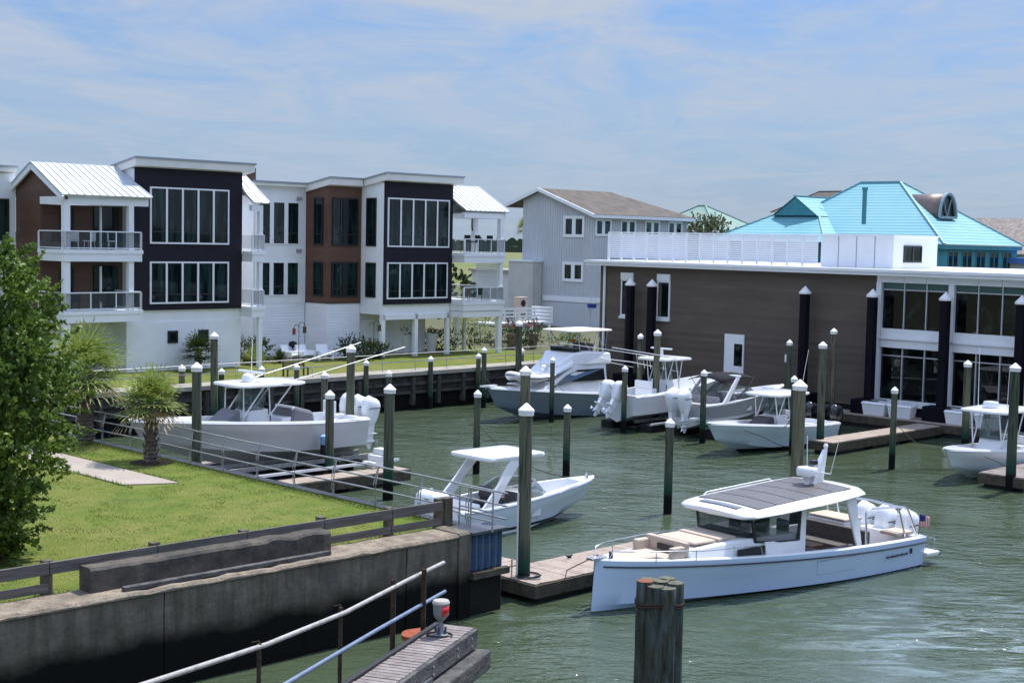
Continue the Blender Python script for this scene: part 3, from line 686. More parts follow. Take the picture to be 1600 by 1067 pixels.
# bench on the far side
bn = thing('wooden_bench', W(46.3, -63.7), ROT45, 'brown wooden bench with slatted back on the far seawall walk', 'bench')
bw = M("bench_wood", (.13, .09, .075), (.09, .06, .05), 4, .8)
mb = MB()
for z in (.55, .68, .81, .94): mb.box(0, 1.5, .45, .49, 2.24 + z, 2.24 + z + .09)
mb.build('backrest', bw, bn)
MB().box(0, 1.5, 0, .45, 2.24 + .42, 2.24 + .47).build('seat', bw, bn)
for x in (.02, 1.4):
    for y in (.02, .42): MB().box(x, x + .08, y, y + .07, 2.24, 2.24 + (.42 if y < .2 else 1.05)).build('leg', bw, bn)
# ---------------------------------------------------------------- buildings
def window(parent, x0, x1, z0, z1, y, n=1, frame=white, glass=None, fw=.09, depth=.08, rail=None, name='window', axis='y', sgn=-1, mull=.12, railmat=None):
    """framed window proud of a wall; axis 'y': wall faces -y at y; axis 'x': wall faces sgn*x at x=y and x0..x1 run along y"""
    glass = glass or winglass
    fr = MB(); gl = MB()
    def bx(mb, a, b, c, d, p, q):       # a..b along, p..q depth outwards, c..d height
        if axis == 'y': mb.box(a, b, y - q, y - p, c, d)
        else: mb.box(*( (y - q, y - p) if sgn < 0 else (y + p, y + q)), a, b, c, d)
    bx(fr, x0, x1, z0, z0 + fw, 0, depth); bx(fr, x0, x1, z1 - fw, z1, 0, depth)
    w = (x1 - x0 - fw * 2 - mull * (n - 1)) / n
    bx(fr, x0, x0 + fw, z0 + fw, z1 - fw, 0, depth); bx(fr, x1 - fw, x1, z0 + fw, z1 - fw, 0, depth)
    for i in range(n - 1):
        a = x0 + fw + w * (i + 1) + mull * i
        bx(fr, a, a + mull, z0 + fw, z1 - fw, 0, depth)
    f = fr.build(name, frame, parent)
    sash = MB()
    for i in range(n):
        a = x0 + fw + (w + mull) * i; b = a + w
        bx(gl, a, b, z0 + fw, z1 - fw, .01, .03)
        s = .05
        bx(sash, a, a + s, z0 + fw, z1 - fw, .03, .055); bx(sash, b - s, b, z0 + fw, z1 - fw, .03, .055)
        bx(sash, a + s, b - s, z0 + fw, z0 + fw + s, .03, .055); bx(sash, a + s, b - s, z1 - fw - s, z1 - fw, .03, .055)
        if rail is not None:
            zz = z0 + (z1 - z0) * rail; bx(sash, a + s, b - s, zz, zz + .09, .03, .055)
    gl.build('pane', glass, f); sash.build('sash', railmat or darkframe, f)
    return f

def seamed_roof(parent, pts, name='roof', mat_=metalroof, step=.42, th=.1):
    """a roof plane: pts a,b,c,d = eave left, eave right, ridge right, ridge left; standing seams from ridge to eave"""
    a, b, c, d = [Vector(p) for p in pts]; nrm = (b - a).cross(d - a).normalized()
    if nrm.z < 0: nrm = -nrm
    mb = MB()
    lo = [tuple(p - nrm * th) for p in (a, b, c, d)]; hi = [tuple(p) for p in (a, b, c, d)]
    mb.loft([lo, hi], True, True, True)
    n = int((b - a).length / step)
    for i in range(n + 1):
        t = i / n; p = a.lerp(b, t) + nrm * .02; q = d.lerp(c, t) + nrm * .02
        mb.beam(p, q, .04, .06)
    return mb.build(name, mat_, parent)

def balcony(parent, x0, x1, y0, y1, zt, sides='lr', gl=True, n=3):
    """projecting slab top at zt with a framed glass railing"""
    s = MB().box(x0, x1, y0, y1, zt - .62, zt - .2).build('balcony', white, parent)
    MB().box(x0 - .05, x1 + .05, y0 - .05, y1, zt - .2, zt).build('slab_edge', white, s)
    rl = MB(); gm = MB()
    z0, z1 = zt + .04, zt + .98
    runs = [((x0 + .05, y0 + .05), (x1 - .05, y0 + .05), n)]
    if 'l' in sides: runs.append(((x0 + .05, y0 + .05), (x0 + .05, y1), 1))
    if 'r' in sides: runs.append(((x1 - .05, y0 + .05), (x1 - .05, y1), 1))
    for (p, q, k) in runs:
        rl.beam((*p, z1), (*q, z1), .07, .06); rl.beam((*p, z0 + .05), (*q, z0 + .05), .05, .05)
        for i in range(k + 1):
            t = i / k; x, y = p[0] + (q[0] - p[0]) * t, p[1] + (q[1] - p[1]) * t
            w = .1 if i in (0, k) else .05
            rl.box(x - w / 2, x + w / 2, y - w / 2, y + w / 2, zt, z1 - .03)
        gm.quad((*p, z0 + .08), (*q, z0 + .08), (*q, z1 - .03), (*p, z1 - .03))
    r = rl.build('railing', white, s)
    gm.build('railing_glass', railglass, s)
    return s

def chair_simple(x, y, z, rz, label, m, parent_rot, origin, high=False, grp=None):
    p = Vector((x * math.cos(parent_rot) - y * math.sin(parent_rot), x * math.sin(parent_rot) + y * math.cos(parent_rot), z)) + Vector((origin.x, origin.y, 0))
    t = thing('stool' if high else 'patio_chair', p, parent_rot + rz, label, 'stool' if high else 'chair', grp)
    h = .75 if high else .43
    MB().box(-.26, .26, -.25, .25, h, h + .07).build('seat', m, t, bevel=.02)
    mb = MB(); mb.box(-.26, .26, .2, .26, h + .07, h + .5); mb.build('backrest', m, t, bevel=.03)
    for sx in (-.22, .22):
        for sy in (-.2, .2): MB().tube([(sx, sy, 0), (sx * .9, sy * .9, h)], .02, 6).build('leg', m, t)
    return t

def roof_z(y): return 14.20 - .165 * (y + .4)
def condo(origin, label, nx0, nx1, left, right):
    t = thing('condominium', (origin.x, origin.y, 0), ROT45, label, 'building')
    nw = nx1 - nx0
    # navy block
    MB().box(nx0, nx1, 0.02, 14, 5.62, 13.55).build('wall', white_flat, t)
    MB().box(nx0, nx1, -.06, .02, 5.62, 13.62).build('front_cladding', navy, t)
    window(t, nx0 + (.24 if left == 'wing' else .92), nx1 - .36 if left == 'wing' else nx1 - .95, 9.38, 12.58, -.06, 5, rail=.2)
    window(t, nx0 + (.24 if left == 'wing' else .92), nx1 - .45 if left == 'wing' else nx1 - .95, 5.98, 8.38, -.06, 5, rail=.2)
    # sloped flat roof: grey edge over pale fascia
    def slab(x0, x1, y0, y1, name='roof', th=.52):
        a = [(y0, roof_z(y0)), (y1, roof_z(y1)), (y1, roof_z(y1) - .1), (y0, roof_z(y0) - .1)]
        f = MB().prism([(y, z) for y, z in a], 'x', x0, x1).build(name, roofedge, t)
        MB().prism([(y0 + .07, roof_z(y0) - .1), (y1, roof_z(y1) - .1), (y1, roof_z(y1) - th), (y0 + .07, roof_z(y0) - th)], 'x', x0 + .07, x1 - .07).build('fascia', fascia, f)
    slab(nx0 - .25, nx1 + .7, -.5, 12)
    # ground floor band
    MB().box(nx0 + .01, nx1 - .01, .1, 14, 4.95, 5.62).build('floor_band', white, t)
    return t, slab

# ---- right condominium
o2 = Vector((-8.46, 92.57, 0))
t2, slab2 = condo(o2, 'right condominium block with the brown clad bay and an arcade of white columns', 0, 6.0, 'wing', 'porch')
for x in (.1, 2.93, 5.8):
    MB().box(x - .14, x + .14, .0, .28, 2.12, 4.95).build('column', white, t2, bevel=.01)
MB().box(0, 6, .0, .3, 4.62, 4.95).build('beam', white, t2)
MB().box(.0, 6.0, 2.6, 13, 2.12, 4.95).build('ground_wall', white_lap, t2)
for (x0, x1) in ((3.1, 4.6), (.4, 2.0)): MB().box(x0, x1, 2.52, 2.6, 2.14, 4.5).build('garage_panel', white_flat, t2)
# bay
MB().box(-2.8, -.02, 2.3, 12, 5.62, 13.45).build('bay', brownwood, t2)
slab2(-3.05, -.2, 1.8, 12)
window(t2, -2.45, -.32, 9.4, 12.5, 2.3, 2, frame=darkframe, rail=.22, fw=.07, mull=.35)
window(t2, -2.45, -.32, 6.05, 8.33, 2.3, 2, frame=darkframe, rail=.22, fw=.07, mull=.35)
window(t2, 2.75, 3.7, 9.4, 12.5, -2.8, 1, frame=darkframe, rail=.22, fw=.07, axis='x')
window(t2, 2.75, 3.7, 6.05, 8.33, -2.8, 1, frame=darkframe, rail=.22, fw=.07, axis='x')
window(t2, .75, 1.75, 9.4, 12.55, 0.0, 1, frame=darkframe, rail=.22, fw=.07, axis='x')
window(t2, .75, 1.75, 6.05, 8.33, 0.0, 1, frame=darkframe, rail=.22, fw=.07, axis='x')
# white wing
MB().box(-6.95, -2.82, 4.6, 12.5, 5.62, 13.1).build('wing_wall', white_flat, t2)
slab2(-7.2, -2.85, 4.15, 12.6, th=.3)
window(t2, -6.6, -3.42, 9.42, 12.15, 4.6, 3, frame=white, rail=.25, fw=.05, mull=.3)
window(t2, -6.6, -3.42, 6.1, 8.27, 4.6, 3, frame=white, rail=.25, fw=.05, mull=.3)
MB().box(-6.95, -2.85, 4.62, 12.5, 2.12, 5.62).build('ground_wall', white_lap, t2)
MB().box(-2.78, -.03, 2.34, 12, 2.12, 5.62).build('ground_wall', white_lap, t2)
MB().box(-3.6, -3.2, 4.5, 4.58, 12.3, 12.5).build('wall_lamp', M("lamp_grey", (.3, .3, .3), None), t2)
MB().box(-3.6, -3.2, 4.5, 4.58, 8.9, 9.1).build('wall_lamp', bpy.data.materials['lamp_grey'], t2)
def porch(t, x0, x1, yf, yr, ze, zr, ztop2=9.0, zb2=5.75, wallx=None, tall=True, gable=0, deep=4.0):
    """gable roofed open porch; ridge parallel to the front"""
    ov = .45
    seamed_roof(t, [(x0 - .1, yf - .3, ze), (x1 + ov, yf - .3, ze), (x1 + ov, yr, zr), (x0 - .1, yr, zr)])
    yb = 2 * yr - yf
    seamed_roof(t, [(x0 - .1, yb + .3, ze), (x1 + ov, yb + .3, ze), (x1 + ov, yr, zr), (x0 - .1, yr, zr)])
# right porch
seamed_roof(t2, [(6.02, -1.35, 11.93), (10.15, -1.35, 11.93), (10.15, 1.85, 13.68), (6.02, 1.85, 13.68)])
seamed_roof(t2, [(6.02, 5.05, 11.93), (10.15, 5.05, 11.93), (10.15, 1.86, 13.68), (6.02, 1.86, 13.68)])
MB().prism([(-1.3, 11.80), (1.85, 13.5), (5.0, 11.80), (5.0, 11.65), (-1.3, 11.65)], 'x', 9.75, 9.9).build('gable_board', white, t2)
MB().box(6.02, 9.9, -1.2, -.9, 11.42, 11.80).build('beam', white, t2)
MB().box(9.5, 9.8, -.9, 4.6, 11.42, 11.64).build('beam', white, t2)
MB().box(6.02, 9.74, -.9, 4.6, 11.66, 11.72).build('soffit', white, t2)
for (x, y) in ((9.62, -1.02), (9.62, 1.6), (9.62, 4.4)):
    MB().box(x - .17, x + .17, y - .17, y + .17, 9.0, 11.42).build('column', white, t2)
MB().box(9.45, 9.8, -1.15, -.85, 2.12, 4.95).build('column', white, t2)
MB().box(9.45, 9.8, 3.2, 3.5, 2.12, 4.95).build('column', white, t2)
MB().box(8.4, 8.6, 1.2, 1.4, 2.12, 4.95).build('column', white, t2)
MB().box(9.5, 9.8, -1.14, -.84, 5.7, 8.4).build('column', white, t2)
balcony(t2, 6.02, 9.85, -1.25, 4.6, 9.02, 'r')
balcony(t2, 6.02, 9.85, -1.25, 4.6, 5.75, 'r')
MB().box(6.05, 9.8, -1.2, 4.6, 4.7, 5.1).build('beam', white, t2)
MB().box(6.02, 6.8, 2.5, 12, 5.1, 11.6).build('porch_wall', white_flat, t2)
mb = MB()
for i in range(13): mb.box(9.72, 9.78, -.82, 1.5, 6.72 + i * .135, 6.72 + i * .135 + .095)
mb.build('louvre_screen', white, t2); mb = MB()
for i in range(13): mb.box(7.6, 9.5, 4.5, 4.56, 6.72 + i * .135, 6.72 + i * .135 + .095)
mb.build('louvre_screen', white, t2)
window(t2, 3.2, 3.9, 9.1, 11.3, 6.02, 1, axis='x', sgn=1, fw=.05)
MB().box(6.02, 6.1, .3, 2.4, 9.1, 11.3).build('sliding_door', winglass, t2)
MB().box(6.02, 6.1, .3, 2.4, 5.8, 8.2).build('sliding_door', winglass, t2)
MB().tube([(8.6, .8, 11.4), (8.6, .8, 10.9), (8.75, .9, 10.6)], .06, 6).build('hanging_lamp', darkframe, t2)

# ---- left condominium
o1 = Vector((-16.18, 84.63, 0))
t1, slab1 = condo(o1, 'left condominium block with a charcoal clad front and glass balconies', -7.1, 0.0, 'porchleft', 'porch')
MB().box(-7.1, 0, 0.05, 14, 2.12, 4.95).build('ground_wall', white_flat, t1)
window(t1, -4.95, -4.3, 3.72, 4.42, .05, 1, frame=darkframe, fw=.1)
window(t1, -2.9, -2.25, 3.72, 4.42, .05, 1, frame=darkframe, fw=.1)
# left porch
seamed_roof(t1, [(-12.35, -1.75, 11.93), (-7.0, -1.75, 11.93), (-7.36, 1.75, 13.68), (-12.35, 1.75, 13.68)])
seamed_roof(t1, [(-12.35, 5.3, 11.93), (-7.36, 5.3, 11.93), (-7.36, 1.76, 13.68), (-12.35, 1.76, 13.68)])
MB().prism([(-1.65, 11.80), (1.75, 13.5), (4.1, 12.33), (4.1, 11.75), (-1.6, 11.66)], 'x', -12.05, -11.95).build('gable_wall', brownwood, t1)
MB().box(-12.08, -11.9, 1.2, 4.05, 2.12, 11.75).build('gable_wall', brownwood, t1)
for a, b in (((-1.75, 11.86), (1.75, 13.6)), ((1.75, 13.6), (4.4, 12.3))):
    MB().beam((-12.3, a[0], a[1] - .16), (-12.3, b[0], b[1] - .16), .1, .26).build('rake_board', white, t1)
MB().box(-12.1, -7.1, -1.5, -1.2, 11.42, 11.82).build('beam', white, t1)
MB().box(-12.1, -11.85, -1.2, 1.2, 11.42, 11.82).build('beam', white, t1)
for z0, z1 in ((9.0, 11.42), (5.75, 8.4), (2.12, 5.13)):
    MB().box(-12.1, -11.75, -1.5, -1.18, z0, z1).build('column', white, t1)
    if z0 > 3: MB().box(-8.3, -8.0, -1.5, -1.2, z0, z1).build('column', white, t1)
balcony(t1, -12.15, -7.55, -1.6, 1.3, 9.02, 'lr')
balcony(t1, -12.15, -7.55, -1.6, 1.3, 5.75, 'lr')
MB().box(-11.9, -7.1, 1.3, 2.0, 5.75, 11.42).build('porch_wall', brownwood, t1)
MB().box(-11.9, -7.1, 1.3, 2.2, 2.12, 5.13).build('ground_wall', white_lap, t1)
MB().box(-7.6, -7.1, -.02, 1.3, 2.12, 5.62).build('ground_wall', white_flat, t1)
for z in (5.8, 9.05):
    MB().box(-8.9, -7.4, 1.2, 1.3, z, z + 2.3).build('sliding_door', winglass, t1)
    window(t1, -10.9, -10.1, z + .1, z + 2.2, 1.3, 1, frame=darkframe, fw=.05)
    MB().box(-9.3, -9.2, -.2, -.1, z, z + 2.3).build('post', white, t1)
# set back wing at the far left
MB().box(-22, -12.1, 4.05, 12, 2.12, 13.1).build('wing_wall', white_flat, t1)
slab1(-22, -12.1, 3.7, 12.6, th=.35)
window(t1, -13.6, -12.5, 9.4, 11.7, 4.05, 1, frame=darkframe, fw=.08)
window(t1, -16.6, -14.2, 9.4, 11.7, 4.05, 2, frame=darkframe, fw=.08)
window(t1, -16.6, -14.2, 6.1, 8.3, 4.05, 2, frame=darkframe, fw=.08)
# right porch, narrow
seamed_roof(t1, [(0.02, -1.2, 11.9), (1.15, -1.2, 11.9), (1.15, 1.3, 13.5), (0.02, 1.3, 13.5)])
seamed_roof(t1, [(0.02, 3.8, 11.9), (1.15, 3.8, 11.9), (1.15, 1.31, 13.5), (0.02, 1.31, 13.5)])
for z0, z1 in ((9.0, 11.4), (5.75, 8.4)):
    MB().box(.55, .8, -1.05, -.8, z0, z1).build('column', white, t1)
MB().box(.55, .8, -1.05, -.8, 2.12, 5.12).build('column', white, t1)
MB().box(.02, .8, -1.05, -.75, 11.4, 11.75).build('beam', white, t1)
balcony(t1, .02, .9, -1.1, 2.5, 9.02, 'r', n=1)
balcony(t1, .02, .9, -1.1, 2.5, 5.75, 'r', n=1)
MB().box(.02, .9, 2.6, 12, 2.12, 11.7).build('porch_wall', white_flat, t1)
MB().box(.1, .7, 2.5, 2.58, 5.8, 8.0).build('door', brownwood, t1)
MB().box(.1, .7, 2.5, 2.58, 9.1, 11.2).build('door', brownwood, t1)
MB().box(3.6, 4.6, 5.2, 6.2, 12.5, 14.25).build('chimney', brownwood, t1)
MB().box(-9.0, -8.6, 1.0, 1.2, 2.5, 3.2).build('meter_box', darkframe, t1)
for t_, x_, y_ in ((t2, -6.8, 4.5),):
    MB().tube([(x_, y_, 5.0 if y_ < 0 else 2.3), (x_, y_, 13.4)], .05, 8).build('downpipe', white, t_)
# porch furniture
gw = M("white_wicker", (.62, .62, .60), None, rough=.7)
dkf = M("dark_furniture", (.02, .02, .022), None, rough=.6)
for i, (x, y, z, rz, lb, m_, hi) in enumerate(((-11.0, -.5, 9.02, 2.6, 'white chair on the left condominium upper balcony beside the corner column', gw, 0),
        (-10.0, -.3, 9.02, -2.6, 'white chair in the middle of the left condominium upper balcony', gw, 0), (-8.8, -.6, 9.02, 1.0, 'white chair on the left condominium upper balcony near the charcoal wall', gw, 0),
        (-10.9, -.4, 5.75, 2.8, 'grey chair on the left condominium lower balcony beside the corner column', dkf, 0), (-9.5, -.4, 5.75, -2.8, 'grey chair on the left condominium lower balcony nearer the charcoal wall', dkf, 0))):
    chair_simple(x, y, z, rz, lb, m_, ROT45, o1, bool(hi))
for i, (x, y, z, rz, lb, m_, hi) in enumerate(((6.7, -.6, 9.02, 3.0, 'dark bar stool on the right condominium upper balcony, closest to the charcoal wall', dkf, 1),
        (7.6, -.6, 9.02, 3.2, 'dark bar stool second from the charcoal wall on the right condominium upper balcony', dkf, 1), (9.0, -.4, 9.02, 3.0, 'dark bar stool by the corner column of the right condominium upper balcony', dkf, 1),
        (6.9, -.5, 5.75, 2.7, 'tan chair on the right condominium lower balcony', M("tan_wicker", (.2, .15, .11), None), 0), (8.0, -.5, 5.75, 3.1, 'dark chair in the middle of the right condominium lower balcony', dkf, 0), (9.0, -.3, 5.75, -2.8, 'pale chair at the corner of the right condominium lower balcony', gw, 0))):
    chair_simple(x, y, z, rz, lb, m_, ROT45, o2, bool(hi))

# ---------------------------------------------------------------- brown waterfront building
ob = Vector((20.48, 80.0, 0))
bb = thing('waterfront_building', ob, R(-45), 'two storey brown clad waterfront building with a glass right half and white flat roof', 'building')
bclad = M("brown_panel_cladding", (0.145, 0.118, 0.098), (0.115, 0.094, 0.078), 0.7, 0.7, stretch=(.4, .4, 2), extra=lap(.22, .012, sawtooth=False, tone=.25, strength=.7))
MB().box(-20.75, 0, 0, 16, 1.0, 8.42).build('wall', bclad, bb)
MB().box(0.02, 26, .55, 16, 1.0, 8.42).build('inner_wall', M("dim_interior_wall", (.035, .033, .03), (.012, .012, .012), .4, .8), bb)
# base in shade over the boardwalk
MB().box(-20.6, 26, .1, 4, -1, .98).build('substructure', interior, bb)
tealglass = M('teal_film_glass', (.05, .13, .13), (.035, .10, .10), .6, .05, spec=.6)
rf = MB().box(-21.6, 30, -.75, 17, 8.62, 8.78).build('roof', white, bb)
MB().box(-21.5, 30, -.65, 17, 8.44, 8.615).build('fascia', white, rf)
for (a, b, hood, zb) in ((-18.9, -17.85, 1, 5.2), (-15.85, -14.8, 1, 5.2)):
    f = window(bb, a, b, zb, 7.58, 0, 1, frame=white, fw=.1, depth=.06)
    MB().box(a, b, -.12, 0, 7.58, 8.02).build('hood', white, f)
    MB().box(a - .05, b + .05, -.16, 0, zb - .18, zb - .003).build('sill', white, f)
d = MB().box(-10.4, -8.95, -.08, 0, 2.05, 4.52).build('door', white, bb)
MB().box(-9.65, -9.05, -.1, -.082, 2.6, 3.95).build('pane', bigglass, d)
MB().box(-5.95, -5.8, -.12, 0, 3.1, 3.55).build('wall_lamp', white, bb)
MB().tube([(-20.3, -.1, .9), (-20.3, -.1, 8.4)], .09, 8).build('downpipe', white, bb)
MB().box(0.02, 26, -.1, .5, 8.06, 8.43).build('spandrel', white, bb)
MB().box(0.0, .32, -.12, .5, 1.3, 8.06).build('mullion', white, bb)
for i in range(6):
    x = .35 + i * 4.38; w = 4.05
    g1 = MB()
    for (z0, z1, tr) in ((5.5, 8.05, 7.66), (1.55, 4.42, 3.98)):
        fr_ = MB(); g = MB(); g.quad((x, .12, z0), (x + w, .12, z0), (x + w, .12, tr), (x, .12, tr)); gt_ = MB(); gt_.quad((x, .12, tr), (x + w, .12, tr), (x + w, .12, z1), (x, .12, z1))
        for k in (1, 2): fr_.box(x + w * k / 3 - .035, x + w * k / 3 + .035, 0, .12, z0, z1)
        for k in range(3):
            fr_.box(x + w * k / 3 + .035, x + w * (k + 1) / 3 - .035, .02, .11, tr - .03, tr + .03)
        fr_.box(x, x + w, -.03, .12, z1, z1 + .012)
        f = fr_.build('window', alu, bb); g.build('pane', bigglass, f); gt_.build('transom_pane', bigglass if z0 < 3 else tealglass, f)
    MB().box(x + w, x + w + .32, -.12, .5, 1.3, 8.06).build('mullion', white, bb)
    MB().box(x, x + w, -.08, .5, 4.44, 5.49).build('spandrel', white, bb)
    MB().box(x, x + w, -.1, .5, 1.2, 1.54).build('spandrel', white, bb)
    MB().box(x - .05, x + w + .35, -.2, -.1, 4.9, 5.0).build('ledge', white, bb)
    for k in (1, 2): MB().box(x + w * k / 3 - .01, x + w * k / 3 + .01, -.106, -.102, 8.08, 8.4).build('joint', roofedge, bb)
# roof screen
scr = thing('roof_screen', ob, R(-45), 'white louvred screen fence on the roof of the brown building', 'screen')
n = 15; x0, x1 = -21.4, -4.9
for i in range(n):
    a = x0 + (x1 - x0) * i / n; b = x0 + (x1 - x0) * (i + 1) / n
    mb = MB()
    for k in range(12): mb.box(a + .06, b - .06, 1.49, 1.53, 8.95 + k * .136, 8.95 + k * .136 + (.122 if (i % 3) else .112))
    mb.build('louvre_panel', white, scr)
    MB().box(a - .06, a + .06, 1.44, 1.56, 8.785, 10.6).build('post', white, scr)
MB().box(x0, x1, 1.42, 1.58, 10.6, 10.68).build('cap_rail', white, scr)
ph2 = thing('rooftop_room', ob, R(-45), 'white panelled box room on the roof with a small square window', 'rooftop room')
MB().box(-4.75, .05, 1.5, 6.5, 8.79, 10.62).build('wall', white_flat, ph2)
MB().box(-4.8, .1, 1.45, 6.55, 10.62, 10.72).build('roof', white, ph2)
for k in range(1, 4): MB().box(-4.75 + k * 1.2 - .02, -4.75 + k * 1.2 + .02, 1.48, 1.5, 8.8, 10.6).build('joint', roofedge, ph2)
window(ph2, 2.6, 4.6, 9.15, 10.12, .05, 2, axis='x', sgn=1, frame=darkframe, fw=.05)
tk = thing('roof_equipment', ob, R(-45), 'dark opening frame with white round tank between screen and rooftop room', 'equipment')
MB().box(-5.0, -4.85, 3, 4.4, 8.79, 10.5).build('frame', dkf, tk)
# black sleeves in front of the wall
for (v, lb) in ((-45.45, 'leftmost of the tall black columns in front of a narrow window'), (-43.65, 'second tall black column, covering the left of a narrow window'), (-32.2, 'tall black column before the plain brown wall right of the white door'),
                (-27.77, 'tall black column at the join of brown wall and glass'), (-23.35, 'tall black column in front of the glass front between two bays'), (-19.09, 'tall black column at the right edge of the picture'), (-14.7, 'tall black column beyond the right edge')):
    # v here is measured along the wall from the survey point; convert to world v
    wv = v + (39.7 - 59.7) / 2 ** .5 
    p = W(70.3, wv)
    t = thing('black_column', p, R(-45), lb, 'column', 'tall black square-capped columns along the brown building')
    MB().lathe([(.30, -1.5), (.30, 7.28)], (0, 0), 8).build('shaft', blackpile, t)
    MB().lathe([(.35, 7.22), (.36, 7.32), (.02, 7.68)], (0, 0), 16).build('cap', capwhite, t, smooth=20)
    MB().box(-.85, .85, -.55, .55, .72, 1.5).build('collar', blackpile, t, bevel=.03)
# dock boxes
for i, (u, v, lb) in enumerate(((69.9, -41.2, 'white dock box furthest left on the boardwalk, right beside a black column base'), (69.9, -39.6, 'white dock box on the boardwalk, second from the left'),
                               (69.9, -36.2, 'white dock box just left of the pale olive piling'), (69.9, -34.5, 'white dock box just right of the pale olive piling'), (69.9, -47.0, 'white dock box against the brown wall behind black outboards'))):
    t = thing('dock_box', W(u, v, .7), R(-45), lb, 'dock box', 'white dock boxes along the boardwalk')
    MB().loft([[(-.62, -.3, 0), (.62, -.3, 0), (.62, .3, 0), (-.62, .3, 0)], [(-.72, -.36, .62), (.72, -.36, .62), (.72, .36, .62), (-.72, .36, .62)]], True, True, True).build('box', gel, t, bevel=.03)
    MB().loft([[(-.76, -.4, .63), (.76, -.4, .63), (.76, .4, .63), (-.76, .4, .63)], [(-.7, -.34, .74), (.7, -.34, .74), (.7, .36, .82), (-.7, .36, .82)]], True, True, True).build('lid', gel, t, bevel=.03)

# ---------------------------------------------------------------- grey gabled house
oh = Vector((7.1, 128.0, 0))
hs = thing('gabled_house', oh, R(-45), 'grey board and batten house with a brown shingle roof behind the brown building', 'house')
hw = M("grey_house_paint", (0.54, 0.56, 0.60), (0.49, 0.51, 0.55), .5, .7)
# gable outline (x, z)
gz = lambda x: 14.85 - 0.345 * abs(x + 6.84) - .12
poly = [(-9.3, 2.12), (-.4, 2.12), (-.4, gz(-.4)), (-6.84, gz(-6.84)), (-9.3, gz(-9.3))]
MB().prism(poly, 'y', 0.4, 10).build('wall', hw, hs)
MB().box(-9.3, -.4, 10.0, 14, 2.12, 12.2).build('wall', hw, hs)
mb = MB()
for i in range(29):
    x = -9.2 + i * .31
    mb.box(x, x + .05, .36, .4, 4.95, gz(x) - .1)
for i in range(38):
    y = .6 + i * .35; mb.box(-.4, -.36, y, y + .05, 4.95, 12.3)
mb.build('batten', hw, hs)
MB().box(-6.4, -.35, .3, .4, 4.45, 4.92).build('trim_band', white, hs)
MB().box(-.4, -.28, .3, 14, 4.45, 4.92).build('trim_band', white, hs)
sh = M("brown_shingles", (0.155, 0.135, 0.118), (0.10, 0.088, 0.078), 1.1, .95, bump=.4, bscale=14, detail=9)
def roofplane(parent, a, b, c, d, m_, th=.2, name='roof'):
    a, b, c, d = map(Vector, (a, b, c, d)); n_ = (b - a).cross(d - a).normalized()
    if n_.z < 0: n_ = -n_
    return MB().loft([[tuple(p - n_ * th) for p in (a, b, c, d)], [tuple(p) for p in (a, b, c, d)]], True, True, True).build(name, m_, parent)
r1 = roofplane(hs, (.15, -.1, 12.44), (.15, 14.5, 12.44), (-6.84, 14.5 - 4.5, 14.85), (-6.84, -.1, 14.85), sh)
roofplane(hs, (-11.4, -.1, 13.28), (-11.4, 12, 13.28), (-6.85, 10.2, 14.85), (-6.85, -.1, 14.85), sh)
roofplane(hs, (.15, 14.5, 12.43), (-11.4, 12.0, 13.27), (-6.9, 10.05, 14.83), (-6.84, 10.0, 14.84), sh)
MB().beam((.2, -.18, 12.3), (-6.84, -.18, 14.72), .12, .3).build('rake_board', white, hs)
MB().beam((-11.4, -.18, 13.15), (-6.84, -.18, 14.72), .12, .3).build('rake_board', white, hs)
MB().box(.05, .2, -.1, 14.5, 12.12, 12.4).build('gutter', white, hs)
window(hs, -4.0, -1.4, 10.35, 12.3, .38, 2, frame=white, fw=.22, mull=.35, railmat=white)
window(hs, -4.0, -1.4, 6.3, 8.1, .38, 2, frame=white, fw=.22, mull=.35, railmat=white)
for a in (.65, 4.1, 7.6, 11.0):
    window(hs, a, a + 2.2, 10.5, 12.08, -.38, 2, axis='x', sgn=1, frame=white, fw=.16, mull=.3, railmat=white)
MB().box(-4.5, -.5, .3, .4, 2.12, 4.3).build('barn_door', hw, hs)
MB().box(-9.8, -6.6, -.9, .3, 2.12, 8.0).build('lean_to', M("offwhite_lean_to", (.55, .54, .52), (.48, .47, .45), 1, .7), hs)
MB().box(-9.9, -6.5, -1.0, .35, 8.0, 8.15).build('lean_to_roof', white, hs)
MB().box(-11.2, -9.4, 3, 4, 8.2, 8.4).build('upper_deck', white, hs)
MB().box(-.25, .5, -.3, .1, 4.05, 4.4).build('blue_sign', M("blue_paint", (.01, .025, .22), None, rough=.5), hs)
